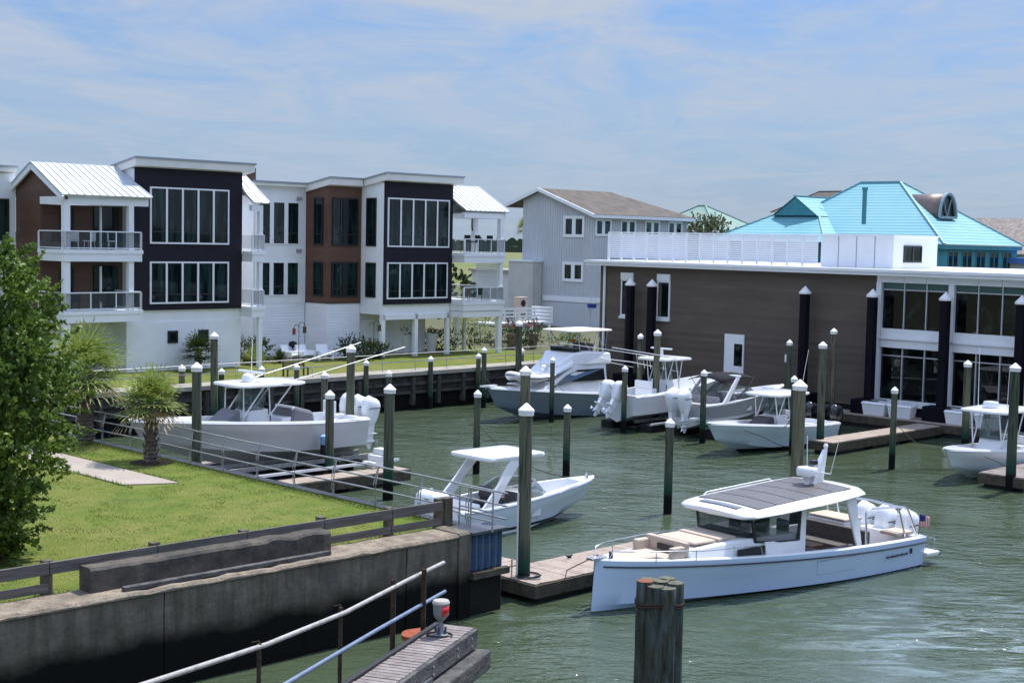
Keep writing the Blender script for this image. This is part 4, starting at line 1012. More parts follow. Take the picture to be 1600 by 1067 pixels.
# service platform with air conditioners
sp = thing('service_platform', W(75.5, -77.3, -.95), ROT45, 'white slatted service platform on posts between condominium and grey house', 'platform')
MB().box(0, 6.2, 0, 2.2, 4.45, 4.6).build('deck', white, sp)
mb = MB()
for z in (4.72, 5.0, 5.28, 5.56): mb.box(0, 6.2, -.05, 0, z, z + .16)
for z in (4.72, 5.0, 5.28, 5.56): mb.box(6.15, 6.2, 0, 2.2, z, z + .16)
for x in (0, 2.0, 4.1, 6.1): mb.box(x, x + .1, -.1, -.05, 4.45, 5.75)
mb.build('railing', white, sp)
for x in (.2, 6.0):
    for y in (.1, 2.0): MB().box(x - .08, x + .08, y - .08, y + .08, 3.05, 4.45).build('post', white, sp)
MB().beam((3.0, .1, 4.4), (5.0, .1, 2.3), .1, .1).build('brace', white, sp)
for i, (x, h, m_, lb) in enumerate(((1.0, .95, M("beige_ac", (.42, .40, .32), None), 'beige air conditioning unit on the white slatted platform, left one'), (3.4, 1.9, M("tan_ac", (.45, .37, .30), None), 'tall tan double fan air conditioning unit on the slatted platform'), (2.3, .9, M("grey_ac", (.12, .12, .12), None), 'small dark grey unit between the two air conditioners'))):
    t = thing('air_conditioner', W(75.5 + x, -78.2, 3.66), ROT45, lb, 'air conditioner')
    MB().box(0, .95 if i < 2 else .5, 0, .6, 0, h).build('casing', m_, t, bevel=.03)
    mb = MB()
    for z in ((.45,) if h < 1.5 else (.5, 1.4)):
        mb.add([(.47 + .3 * math.cos(a * .524) * (.6 if i == 2 else 1) * .9 - (.2 if i == 2 else 0), -.01, z + .3 * math.sin(a * .524) * .9) for a in range(12)], [tuple(range(12))])
    mb.build('fan_grille', dkf, t)

# ---------------------------------------------------------------- turquoise roofed building
ot = Vector((30, 125.0, 0))
tq = thing('turquoise_roof_building', ot, R(-45), 'large building with a bright turquoise tiled hip roof and barrel dormer', 'building')
def tile_ex(t, p, tcn, mp):
    s = t.nodes.new("ShaderNodeSeparateXYZ"); t.links.new(tcn.outputs['Object'], s.inputs[0])
    fr = _math(t, 'FRACT', _math(t, 'DIVIDE', s.outputs[2], .26))
    b = t.nodes.new("ShaderNodeBump"); b.inputs['Strength'].default_value = 1; b.inputs['Distance'].default_value = .06
    t.links.new(_math(t, 'SUBTRACT', 1, fr), b.inputs['Height']); t.links.new(b.outputs[0], p.inputs['Normal'])
    _mixto(t, p, _math(t, 'MULTIPLY', _math(t, 'GREATER_THAN', fr, .70), .65), (0.03, .17, .24))
tile = M("turquoise_tile", (0.16, 0.38, 0.43), (0.20, 0.42, 0.45), .35, .45, extra=tile_ex)
teal_w = M("teal_wall", (0.07, 0.27, 0.33), (.06, .23, .28), .8, .6)
MB().box(-13, 7.5, 1.5, 15.2, 2.12, 10.3).build('wall', teal_w, tq)
zE = 10.35
def hip(parent, x0, x1, y0, y1, ze, rx0, rx1, ry, zr, m_=tile):
    mb = MB(); v = [(x0, y0, ze), (x1, y0, ze), (x1, y1, ze), (x0, y1, ze), (rx0, ry, zr), (rx1, ry, zr)]
    mb.add(v, [(0, 1, 5, 4), (1, 2, 5), (2, 3, 4, 5), (3, 0, 4), (0, 3, 2, 1)])
    o = mb.build('roof', m_, parent)
    cp = MB()
    for a, b in ((0, 4), (1, 5), (2, 5), (3, 4), (4, 5)): cp.beam(Vector(v[a]) + Vector((0, 0, .03)), Vector(v[b]) + Vector((0, 0, .03)), .2, .12)
    cp.build('hip_cap', m_, o)
    return o
hip(tq, -12.5, 7.9, 1.0, 15.6, zE + .01, -4.66, -.53, 8, 16.0)
hip(tq, -15.3, -2.2, -1.5, 12, zE, -9.5, -6.7, 4.0, 13.5)
mb = MB()
gx0, gz_ = -8.0, 14.55
mb.add([(gx0 - 2.5, 2.2, 12.75), (gx0, 2.2, gz_), (gx0 + 2.5, 2.2, 12.75), (gx0 - 2.5, 11, 12.75), (gx0, 11, gz_), (gx0 + 2.5, 11, 12.75)], [(0, 1, 4, 3), (1, 2, 5, 4)])
mb.beam((gx0, 2.1, gz_ + .03), (gx0, 11, gz_ + .03), .2, .12)
mb.build('roof', tile, tq)
MB().prism([(gx0 - 2.3, 12.78), (gx0 + 2.3, 12.78), (gx0, gz_ - .12)], 'y', 2.3, 2.6).build('gable_dormer', teal_w, tq)
MB().lathe([(.2, 12.0), (.2, 15.0), (.26, 15.0), (.26, 15.25), (.05, 15.3)], (-.3, 1.6), 12).build('flue', M("teal_metal", (.07, .28, .33), None, rough=.4, metal=.3), tq, smooth=40)
# barrel dormer facing the right hand side (+x)
n = 14; by, bz, bxx = 7.2, 12.75, 4.75
ring = lambda x: [(x, by - 1.5 * math.cos(math.pi * k / n), bz + 2.1 * math.sin(math.pi * k / n)) for k in range(n + 1)]
mb = MB(); mb.loft([ring(bxx), ring(bxx - 3.6)], False)
bd = mb.build('barrel_dormer', M("bronze_metal", (.20, .15, .13), (.15, .11, .10), 2, .45, metal=.4), tq, smooth=60)
bd.modifiers.new('s', 'SOLIDIFY').thickness = .08
MB().prism([(by + 1.42 * math.cos(math.pi * k / n), bz + 2.0 * math.sin(math.pi * k / n)) for k in range(n + 1)], 'x', bxx - .3, bxx - .2).build('dormer_glass', winglass, bd)
mb = MB()
for k in range(n):
    a, b = math.pi * k / n, math.pi * (k + 1) / n
    mb.beam((bxx, by + 1.5 * math.cos(a), bz + 2.1 * math.sin(a)), (bxx, by + 1.5 * math.cos(b), bz + 2.1 * math.sin(b)), .2, .2)
mb.beam((bxx - .1, by, bz), (bxx - .1, by - .75, bz + 1.75), .08, .07); mb.beam((bxx - .1, by, bz), (bxx - .1, by + .75, bz + 1.75), .08, .07); mb.beam((bxx, by - 1.5, bz), (bxx, by + 1.5, bz), .2, .22)
mb.build('dormer_frame', M("pale_teal_metal", (.25, .36, .40), None, rough=.4), bd)
for i in range(5): window(tq, 2.3 + i * 2.5, 2.3 + i * 2.5 + 1.75, 8.1, 9.85, 7.5, 2, axis='x', sgn=1, frame=teal_w, fw=.06, mull=.06, railmat=teal_w)
MB().box(-13, 7.8, 1.1, 1.5, 9.95, 10.3).build('soffit', teal_w, tq)
MB().box(7.5, 7.8, 1.5, 15.5, 9.95, 10.3).build('soffit', teal_w, tq)

gb = thing('pale_green_roof_house', (16.0, 162, 0), R(-45), 'far house with a weathered pale green hip roof beyond the grey house', 'house')
pg = M("pale_green_tile", (.16, .28, .25), (.26, .33, .28), .6, .7, extra=lap(.25, .04))
MB().box(-3, 8, 1, 10, 2.12, 11.2).build('wall', M("far_house_wall", (.4, .42, .4), None), gb)
hip(gb, -1.5, 8.5, 0, 9, 11.6, 2.6, 3.6, 4.5, 14.3, pg)
lb_ = thing('low_roof_house', (36.5, 182, 0), R(-45), 'distant low building behind the turquoise roof with only its grey roof top showing', 'house')
MB().box(-3, 7, 0, 8, 2.12, 14.2).build('wall', bpy.data.materials['far_house_wall'], lb_)
hip(lb_, -4, 8, -1, 9, 14.2, 0, 4, 4, 17.0, sh)
rb = thing('shingle_roof_house', (45.5, 142, 0), R(-45), 'house at the right edge with a mottled light brown shingle roof', 'house')
lsh = M("light_shingle", (.36, .31, .27), (.2, .17, .15), 3, .95, detail=10, bump=.4)
MB().box(-7, 12, 1, 9, 2.12, 9.3).build('wall', M("far_white_wall", (.6, .6, .58), None), rb)
roofplane(rb, (-8, 0, 9.6), (13, 0, 9.6), (13, 5, 13.2), (-5.5, 5, 13.2), lsh)
roofplane(rb, (-8, 10, 9.6), (13, 10, 9.6), (13, 5, 13.19), (-5.5, 5, 13.19), lsh)
bl = thing('blue_canopy_shed', (46.5, 128, 0), R(-45), 'low shed with a blue edge at the far right under the shingle roof', 'shed')
MB().box(-3, 8, 0, 4, 2.12, 8.8).build('wall', bpy.data.materials['far_white_wall'], bl)
MB().box(-3.2, 8.2, -.4, 4.2, 8.8, 9.3).build('roof', M("blue_canopy", (.08, .2, .5), None), bl)
# white outbuilding seen between condominium and house
wo = thing('white_outbuilding', (-1.0, 150, 0), R(-45), 'plain white outbuilding beyond the gap between condominium and grey house', 'shed')
MB().box(-5, 6, 0, 8, 2.12, 6.6).build('wall', bpy.data.materials['far_white_wall'], wo)
MB().box(-5.2, 6.2, -.3, 8.3, 6.6, 6.85).build('roof', coping, wo)
up = thing('utility_pole', (1.35, 165, 0), 0, 'thin dark utility pole far behind the gap beside the grey house', 'pole')
MB().tube([(0, 0, 2), (0, 0, 13.6)], .14, 8).build('pole', dkf, up)
MB().box(-.4, .1, -.3, .3, 11.6, 12.6).build('transformer', dkf, up)
# ---------------------------------------------------------------- vegetation
def leafmat(name, a, b, yellow=None):
    m = bpy.data.materials.new(name); m.use_nodes = True; t = m.node_tree; p = t.nodes["Principled BSDF"]
    p.inputs['Roughness'].default_value = .5; p.inputs['Specular IOR Level'].default_value = .35
    at = t.nodes.new("ShaderNodeAttribute"); at.attribute_name = 'rnd'
    mx = t.nodes.new("ShaderNodeMix"); mx.data_type = 'RGBA'; mx.inputs[6].default_value = (*a, 1); mx.inputs[7].default_value = (*b, 1)
    t.links.new(at.outputs['Fac'], mx.inputs[0]); t.links.new(mx.outputs[2], p.inputs['Base Color'])
    tr = t.nodes.new("ShaderNodeBsdfTranslucent"); t.links.new(mx.outputs[2], tr.inputs[0])
    ms = t.nodes.new("ShaderNodeMixShader"); ms.inputs[0].default_value = .35
    t.links.new(p.outputs[0], ms.inputs[1]); t.links.new(tr.outputs[0], ms.inputs[2])
    t.links.new(ms.outputs[0], t.nodes['Material Output'].inputs[0])
    return m
leaf_tree = leafmat("tree_leaves", (0.05, 0.105, 0.016), (0.18, 0.26, 0.04))
leaf_dark = leafmat("dark_leaves", (0.02, 0.04, 0.012), (0.055, 0.085, 0.022))
leaf_olive = leafmat("olive_leaves", (0.07, 0.085, 0.035), (0.12, 0.13, 0.055))
leaf_palm = leafmat("palm_fronds", (0.13, 0.21, 0.035), (0.32, 0.36, 0.09))
leaf_dead = leafmat("dry_fronds", (0.26, 0.19, 0.09), (0.36, 0.27, 0.15))
bark = M("bark", (.10, .08, .06), (.05, .04, .03), 5, .95, stretch=(1, 1, .3), bump=.8)
palmbark = M("palm_bark", (.20, .165, .14), (.06, .05, .045), 7, .95, bump=.9, bscale=12)
def leaves_mesh(name, quads, m, parent):
    """quads: list of (centre, normal-ish frame a, b, size_a, size_b, rnd)"""
    vs = []; fs = []; rn = []
    for c, a, b, w, h, r in quads:
        n = len(vs)
        vs += [tuple(c - b * h), tuple(c + a * w - b * h * .1), tuple(c + b * h), tuple(c - a * w - b * h * .1)]
        fs.append((n, n + 1, n + 2, n + 3)); rn += [r] * 4
    me = bpy.data.meshes.new(name); me.from_pydata(vs, [], fs); me.materials.append(m)
    at = me.attributes.new('rnd', 'FLOAT', 'POINT'); at.data.foreach_set('value', rn)
    o = bpy.data.objects.new(name, me); col.objects.link(o); o.parent = parent
    return o
def rvec(rnd):
    while True:
        v = Vector((rnd.uniform(-1, 1), rnd.uniform(-1, 1), rnd.uniform(-1, 1)))
        if .05 < v.length < 1: return v.normalized()
def crown(rnd, blobs, n, size, per=14, spread=.28):
    """leaf clusters on the outside of several overlapping blobs"""
    q = []
    for i in range(n // per):
        bc, br = blobs[rnd.choices(range(len(blobs)), weights=[b[1][0] * b[1][2] for b in blobs])[0]]
        d = rvec(rnd); rr = rnd.uniform(.55, 1.06) ** .5
        wob = 1 + .42 * mnoise.noise(d * 2.6 + bc)
        c0 = bc + Vector((d.x * br[0], d.y * br[1], d.z * br[2])) * rr * wob
        tone = min(1, max(0, .5 + .9 * mnoise.noise(c0 * 1.3)))
        ax = rvec(rnd)
        out_ = (Vector((d.x / br[0], d.y / br[1], d.z / br[2] + .25)).normalized() + rvec(rnd) * .5).normalized()
        for k in range(per):
            c = c0 + out_ * (k / per) * spread * 2.4 * (1 if rr > .85 else .6) + rvec(rnd) * spread * .42 * rnd.random() * (1.3 - k / per)
            a = rvec(rnd); up = Vector((rnd.uniform(-.8, .8), rnd.uniform(-.8, .8), rnd.uniform(-1, .3))).normalized()
            a = (a - up * a.dot(up)).normalized()
            s = size * rnd.uniform(.7, 1.3)
            q.append((c, a, up, s * .36, s * .62, min(1, max(0, tone * .6 + rnd.random() * .4))))
    return q
def tree(name, loc, label, blobs, n, size, m, trunk, seed=1, cat='tree', per=14, spread=.28):
    t = thing(name, loc, 0, label, cat)
    rnd = random.Random(seed)
    bl = [(Vector(c), r) for c, r in blobs]
    leaves_mesh('crown', crown(rnd, bl, n, size, per, spread), m, t)
    mb = MB()
    if trunk:
        h, r = trunk
        mb.tube([(0, 0, 0), (.05, .03, h * .4), (-.02, .05, h)], [r, r * .8, r * .6], 10)
        for c, rr in bl:
            c = Vector(c); s = Vector((0, 0, h * rnd.uniform(.5, .95)))
            mid = s.lerp(c, .5) + Vector((rnd.uniform(-.2, .2), rnd.uniform(-.2, .2), .15))
            mb.tube([s, mid, c], [r * .5, r * .3, r * .12], 6)
            for k in range(5):
                d = rvec(rnd); e = c + Vector((d.x * rr[0], d.y * rr[1], abs(d.z) * rr[2])) * .85
                mb.tube([c, c.lerp(e, .5) + rvec(rnd) * .1, e], [r * .13, r * .08, r * .03], 5)
        mb.build('trunk', bark, t, smooth=60)
    return t
tree('leafy_tree', (-12.6, 33.6, 2.1), 'big dense leafy tree on the near lawn at the left edge',
     [((-.3, 0, 6.0), (1.6, 1.6, 1.6)), ((.35, -.3, 4.9), (1.3, 1.6, 1.2)), ((.8, .2, 3.8), (1.35, 1.5, .9)), ((.6, -.5, 2.8), (1.2, 1.4, .9)), ((-.2, -.5, 1.5), (1.4, 1.3, 1.1)), ((-1.2, .3, 4.0), (1.8, 1.8, 2.4)), ((-1.0, 0, 1.6), (1.7, 1.5, 1.4)), ((-.5, -.5, .7), (1.3, 1.0, .8)), ((-1.3, -.3, .9), (1.5, 1.2, .9)), ((.0, -.6, .8), (1.1, .9, .7))],
     78000, .12, leaf_tree, (3.2, .16), 5, per=22, spread=.26)

def palm(name, loc, label, h, rc, nf, seed, r=.19, dead=8, boots=True, lm=None):
    t = thing(name, loc, random.uniform(0, 6), label, 'palm tree')
    rnd = random.Random(seed)
    mb = MB(); n = 14; rings = []
    k = int(h / .07)
    for i in range(k + 1):
        z = h * i / k; rr = r * (1.25 - .35 * min(1, z / (h * .35))) * (1 + .10 * ((i % 2) * 2 - 1))
        rings.append([((rr * (1 + .12 * math.cos(5 * a + i * 1.3))) * math.cos(a), (rr * (1 + .12 * math.cos(5 * a + i * 1.3))) * math.sin(a), z) for a in [2 * math.pi * j / n for j in range(n)]])
    mb.loft(rings, True, True, True)
    if boots:
        for i in range(int(h / .055)):
            z = .25 + (h - .25) * i / (h / .055); a = i * 2.4
            d = Vector((math.cos(a), math.sin(a), 0)); p = d * r * .9 + Vector((0, 0, z))
            mb.tube([p, p + d * .06 + Vector((0, 0, .09)), p + d * .10 + Vector((0, 0, .2))], [.045, .035, .012], 4)
    mb.build('trunk', palmbark, t)
    q = []; dq = []; pet = MB()
    for i in range(nf):
        az = i * 2.39996 + rnd.uniform(-.2, .2); el = R(88 - 118 * (i / nf) ** .85 + rnd.uniform(-8, 8))
        isdead = i > nf - dead
        L = rc * rnd.uniform(.38, .52); d = Vector((math.cos(az) * math.cos(el), math.sin(az) * math.cos(el), math.sin(el)))
        base = Vector((0, 0, h)); hub = base + d * L + Vector((0, 0, -.05 * rc * math.cos(el)))
        pet.tube([base, base.lerp(hub, .5) + Vector((0, 0, .03)), hub], [.022, .016, .01], 4)
        side_ = d.cross(Vector((0, 0, 1)));
        if side_.length < .1: side_ = Vector((math.cos(az + 1.57), math.sin(az + 1.57), 0))
        side_.normalize(); nb = 15; fl = rc * rnd.uniform(.6, .74)
        tone = rnd.random()
        for b_ in range(nb):
            th = R(-105 + 210 * b_ / (nb - 1)); bd_ = (d * math.cos(th) + side_ * math.sin(th)).normalized()
            ll = fl * (1 - .28 * abs(th) / R(105)) * rnd.uniform(.85, 1.08)
            prev = hub
            nrm = bd_.cross(side_ if abs(math.cos(th)) > .3 else d).normalized()
            wv = bd_.cross(nrm).normalized()
            seg = 3
            for s in range(seg):
                droop = Vector((0, 0, -1)) * (.10 + .12 * isdead) * ll * (s + 1) ** 2 / 9 * 1.6
                nx = hub + bd_ * ll * (s + 1) / seg + droop
                c = (prev + nx) / 2; b2 = (nx - prev); hl = b2.length / 2
                (dq if isdead else q).append((c, wv, b2.normalized(), .05 * (1.2 - .3 * s), hl * 1.05, min(1, max(0, tone * .5 + rnd.random() * .5))))
                prev = nx
    leaves_mesh('fronds', q, lm or leaf_palm, t)
    if dq: leaves_mesh('dry_fronds', dq, leaf_dead, t)
    pet.build('petioles', leaf_palm, t)
    return t
palm('sabal_palm', (-12.29, 48.3, 2.15), 'small sabal palm with a rough trunk alone at the edge of the near lawn', 2.05, 1.36, 36, 11, r=.2, dead=5)
palm('sabal_palm', (-15.7, 52.2, 2.3), 'bushy sabal palm half hidden behind the big leafy tree', 2.5, 2.0, 46, 12, r=.26, dead=6)
palm('dwarf_palm', (-17.9, 81.0, 2.15), 'small dark palm before the white ground floor wall of the left condominium', 1.1, 1.3, 30, 13, r=.13, dead=0, lm=leaf_dark)
palm('fan_palm', (1.35, 190, 2.1), 'distant palm showing through the gap beside the grey house', 9.4, 1.6, 30, 14, r=.2, dead=3, boots=False)
m1 = MB().lathe([(.75, 0), (.5, .03)], (0, 0), 20).build('mulch_bed', mulch, None, loc=(-12.25, 48.25, 2.165)); tag(m1, 'dark round mulch bed at the foot of the small near palm', 'mulch bed')

def shrub(name, p, label, w, h, n, m, seed, size=.1, cat='shrub'):
    t = thing(name, p, 0, label, cat); rnd = random.Random(seed)
    bl = [(Vector((rnd.uniform(-.5, .5) * w, rnd.uniform(-.3, .3) * w, h * rnd.uniform(.35, .6))), (w * rnd.uniform(.3, .5), w * rnd.uniform(.3, .5), h * rnd.uniform(.3, .45))) for _ in range(6)]
    leaves_mesh('foliage', crown(rnd, bl, n, size, 10, .16), m, t)
    mb = MB()
    for b_, r_ in bl: mb.tube([(b_.x * .3, b_.y * .3, 0), b_], [.03, .01], 5)
    mb.build('stem', bark, t)
    return t
def grassclump(p, label, r, n, seed, m):
    t = thing('spiky_clump', p, 0, label, 'plant'); rnd = random.Random(seed); q = []
    for i in range(n):
        az = rnd.uniform(0, 6.28); el = R(rnd.uniform(25, 88)); L = r * rnd.uniform(.7, 1.2)
        d = Vector((math.cos(az) * math.cos(el), math.sin(az) * math.cos(el), math.sin(el))); w_ = d.cross(Vector((0, 0, 1)))
        if w_.length < .05: continue
        q.append((d * L / 2, w_.normalized(), d, .02, L / 2, rnd.random()))
    leaves_mesh('blades', q, m, t); return t
shrub('shrub', W(57.0, -71.0, 2.15), 'dark round shrub at the foot of the brown clad bay', 1.5, 1.6, 2600, leaf_dark, 1)
shrub('shrub', W(58.6, -71.2, 2.15), 'dark shrub beside the first white arcade column', 1.3, 1.2, 2000, leaf_dark, 2)
shrub('shrub', W(50.3, -72.6, 2.15), 'green shrub at the corner of the left condominium', 1.5, 1.5, 2200, leaf_dark, 3)
grassclump(W(49.6, -71.6, 2.15), 'spiky green clump right of the left condominium corner', 1.2, 500, 4, leaf_palm)
grassclump(W(51.6, -71.8, 2.15), 'smaller spiky clump beside the bird feeder pole', .9, 350, 5, leaf_dark)
shrub('shrub', W(72.0, -66.5, 2.15), 'bright green shrub behind the sport fishing boat', 1.8, 1.5, 1800, leaf_tree, 6)
shrub('hedge', W(74.0, -73.0, 2.15), 'dark hedge under the white slatted platform', 3.6, 1.5, 3000, leaf_dark, 7, cat='hedge')
shrub('hedge', W(67.5, -74.0, 2.15), 'dark hedge seen through the right condominium columns', 2.6, 1.6, 2200, leaf_dark, 8, cat='hedge')
shrub('shrub', W(73.5, -77.5, 2.15), 'yellow green shrub seen under the right condominium porch', 2.0, 3.0, 1500, leaf_palm, 9)
fl_m = M("red_petals", (.55, .02, .03), None, rough=.6)
for i, (u, v, lb) in enumerate(((72.6, -72.6, 'red flowering plant by the corner column of the right condominium'), (74.2, -72.0, 'red flowering plant under the slatted platform'))):
    t = thing('flower_pot', W(u, v, 2.15), 0, lb, 'plant'); rnd = random.Random(i)
    leaves_mesh('foliage', crown(rnd, [(Vector((0, 0, 1.5)), (.6, .6, .45))], 500, .1, 10, .15), leaf_dark, t)
    q = [(Vector((rnd.uniform(-.6, .6), rnd.uniform(-.6, .6), rnd.uniform(1.5, 2.0))), rvec(rnd), rvec(rnd), .05, .05, 0) for _ in range(60)]
    leaves_mesh('blossom', q, fl_m, t)
    MB().lathe([(.25, 0), (.38, .9), (.4, 1.1), (.3, 1.1)], (0, 0), 14).build('pot', M("pot_clay", (.2, .15, .12), None), t, smooth=50)
tree('bushy_tree', (19.0, 140, 2.1), 'olive green tree between the grey house and the turquoise roof', [((0, 0, 8.2), (2.3, 2, 1.8)), ((-1.5, 0, 6.5), (2, 2, 1.8)), ((1.6, 0, 6.6), (2.2, 2, 1.7)), ((3, 1, 7.4), (1.2, 1, .8))], 9000, .26, leaf_olive, (6, .25), 21, per=10, spread=.5)
tree('bushy_tree', (-5.5, 122, 2.1), 'small dark tree seen behind the right condominium porch', [((0, 0, 3.5), (2, 2, 1.8))], 2000, .3, leaf_dark, (3, .2), 22)
# far wooded shore beyond the marsh, plus an unseen row added for window reflections
mb = MB(); rnd = random.Random(9)
for row, (D, hh) in enumerate(((900, 7.0), (1400, 11), (-130, 11))):
    x = -700
    while x < 900:
        w_ = rnd.uniform(8, 22); h_ = hh * rnd.uniform(.55, 1.05)
        n_ = 7
        rg = [[(x + w_ * k / n_, D + j * 14, 2 + h_ * math.sin(math.pi * (k + .3) / (n_ + .6)) * (1 if j == 0 else .9) * rnd.uniform(.8, 1.1)) for k in range(n_ + 1)] for j in (0, 1)]
        lo = [[(p[0], p[1] - .5 + j * 1, 2) for p in rg[j]] for j in (0, 1)]
        mb.loft([lo[0], rg[0], rg[1], lo[1]], False); x += w_ * .6
ts = mb.build('far_treeline', M("far_trees", (.035, .05, .035), (.05, .065, .045), .2, .95))
tag(ts, kind='stuff')
ms_ = MB().quad((-800, 210, 2.14), (900, 210, 2.14), (900, 3000, 2.14), (-800, 3000, 2.14)).build('marsh', M("marsh_grass", (.12, .15, .05), (.16, .16, .07), .02, .95)); tag(ms_, kind='structure')

# ---- small things at the condominiums
for (u, v, lb, k) in ((52.6, -71.2, 'shepherd hook pole with bird feeders by the left condominium corner', 1), (57.9, -70.4, 'shepherd hook pole with a lantern above the dark shrub', 0)):
    t = thing('bird_feeder_pole', W(u, v, 2.1), 0, lb, 'feeder pole')
    MB().tube([(0, 0, 0), (0, 0, 2.4), (.1, 0, 2.6), (.3, 0, 2.55), (.35, 0, 2.4)], .02, 6).build('pole', dkf, t)
    MB().tube([(0, 0, 2.3), (-.1, 0, 2.45), (-.25, 0, 2.4), (-.3, 0, 2.25)], .02, 6).build('hook', dkf, t)
    MB().lathe([(.02, 2.4), (.14, 2.3), (.11, 2.25), (.11, 1.95), (.15, 1.92)], (.35, 0), 10).build('feeder', bark, t)
    if k: MB().lathe([(.02, 2.25), (.12, 2.15), (.1, 2.1), (.1, 1.85), (.13, 1.8)], (-.3, 0), 10).build('feeder', M("red_feeder", (.2, .06, .05), None), t)
for i, (u, v, rz, lb) in enumerate(((53.2, -72.9, .3, 'leftmost white lounge chair by the right condominium wall'), (54.2, -72.7, 0, 'middle white lounge chair by the right condominium wall'), (55.4, -72.3, -.3, 'right white lounge chair near the dark shrub'))):
    t = thing('lounge_chair', W(u, v, 2.16), ROT45 + rz, lb, 'chair', 'white lounge chairs on the condominium lawn')
    MB().box(-.38, .38, -.4, .4, .3, .42).build('seat', white, t, bevel=.03)
    MB().prism([(.3, .4), (.42, .4), (.6, .95), (.5, .95)], 'x', -.38, .38).build('backrest', white, t)
    for s in (-1, 1):
        MB().box(s * .44 - .06, s * .44 + .06, -.45, .45, 0, .6).build('armrest', white, t, bevel=.02)
for (u, v, h, r, lb) in ((63.6, -74.0, 1.25, .38, 'left white planter between the arcade columns'), (65.6, -73.5, 1.3, .42, 'right white planter under the condominium porch')):
    t = thing('planter', W(u, v, 2.14), 0, lb, 'planter')
    MB().lathe([(r * .7, 0), (r, h * .8), (r * 1.02, h), (r * .85, h), (r * .8, h - .1)], (0, 0), 18).build('pot', white, t, smooth=45)
    rnd = random.Random(int(u)); leaves_mesh('plant', crown(rnd, [(Vector((0, 0, h + .15)), (.3, .3, .2))], 200, .09, 10, .1), leaf_olive, t)
t = thing('outdoor_grill', W(53.9, -73.6, 2.15), ROT45, 'small black grill between the white lounge chairs', 'grill')
MB().lathe([(.05, .75), (.25, .85), (.28, 1.0), (.2, 1.12), (.02, 1.18)], (0, 0), 14).build('bowl', dkf, t, smooth=50)
for a in (0, 2.1, 4.2): MB().tube([(0, 0, .8), (.3 * math.cos(a), .3 * math.sin(a), 0)], .02, 5).build('leg', dkf, t)

# ---- grass blades and tufts on the near lawn
rnd = random.Random(77); vs = []; fs = []; rn = []
def blade(x, y, h, w_):
    a = rnd.uniform(0, 3.14); n = len(vs); dx, dy = w_ * math.cos(a), w_ * math.sin(a); lx, ly = rnd.uniform(-.4, .4) * h, rnd.uniform(-.4, .4) * h
    vs.extend([(x - dx, y - dy, 2.155), (x + dx, y + dy, 2.155), (x + lx, y + ly, 2.155 + h)]); fs.append((n, n + 1, n + 2))
    r = min(1, max(0, .5 + .9 * mnoise.noise(Vector((x * .7, y * .7, 0))) + rnd.uniform(-.3, .3))); rn.extend([r] * 3)
for i in range(90000):
    u = rnd.uniform(12, 26.1); v = rnd.uniform(-50, -28.0)
    if 22.3 < u < 24.05 and v < -38.5: continue
    p = W(u, v); k = 1 if mnoise.noise(Vector((p.x * 1.1, p.y * 1.1, 5))) < .15 else 1.8
    blade(p.x, p.y, rnd.uniform(.010, .024) * k, rnd.uniform(.008, .018))
for i in range(5000):       # longer uncut grass along the walls, rail and path
    s_ = rnd.random()
    if s_ < .45: u, v = rnd.uniform(10, 25.6), -27.95 - abs(rnd.gauss(0, .10))
    elif s_ < .7: u, v = 26.1 - abs(rnd.gauss(0, .06)), rnd.uniform(-50, -28)
    elif s_ < .9: u, v = rnd.choice((22.38, 23.98)) + rnd.uniform(-.05, .05), rnd.uniform(-50, -38.7)
    else: u, v = rnd.choice((14.2, 16.8, 19.2, 21.5, 23.7, 25.5)) + rnd.gauss(0, .12), -28.2 + rnd.gauss(0, .12)
    p = W(u, v); blade(p.x, p.y, rnd.uniform(.06, .16), rnd.uniform(.01, .02))
me = bpy.data.meshes.new('grass'); me.from_pydata(vs, [], fs); me.materials.append(leafmat("grass_blades", (0.11, 0.165, 0.02), (0.19, 0.22, 0.045)))
me.attributes.new('rnd', 'FLOAT', 'POINT').data.foreach_set('value', rn)
go = bpy.data.objects.new('grass', me); col.objects.link(go); tag(go, 'short mown grass of the near lawn', 'grass', kind='stuff')
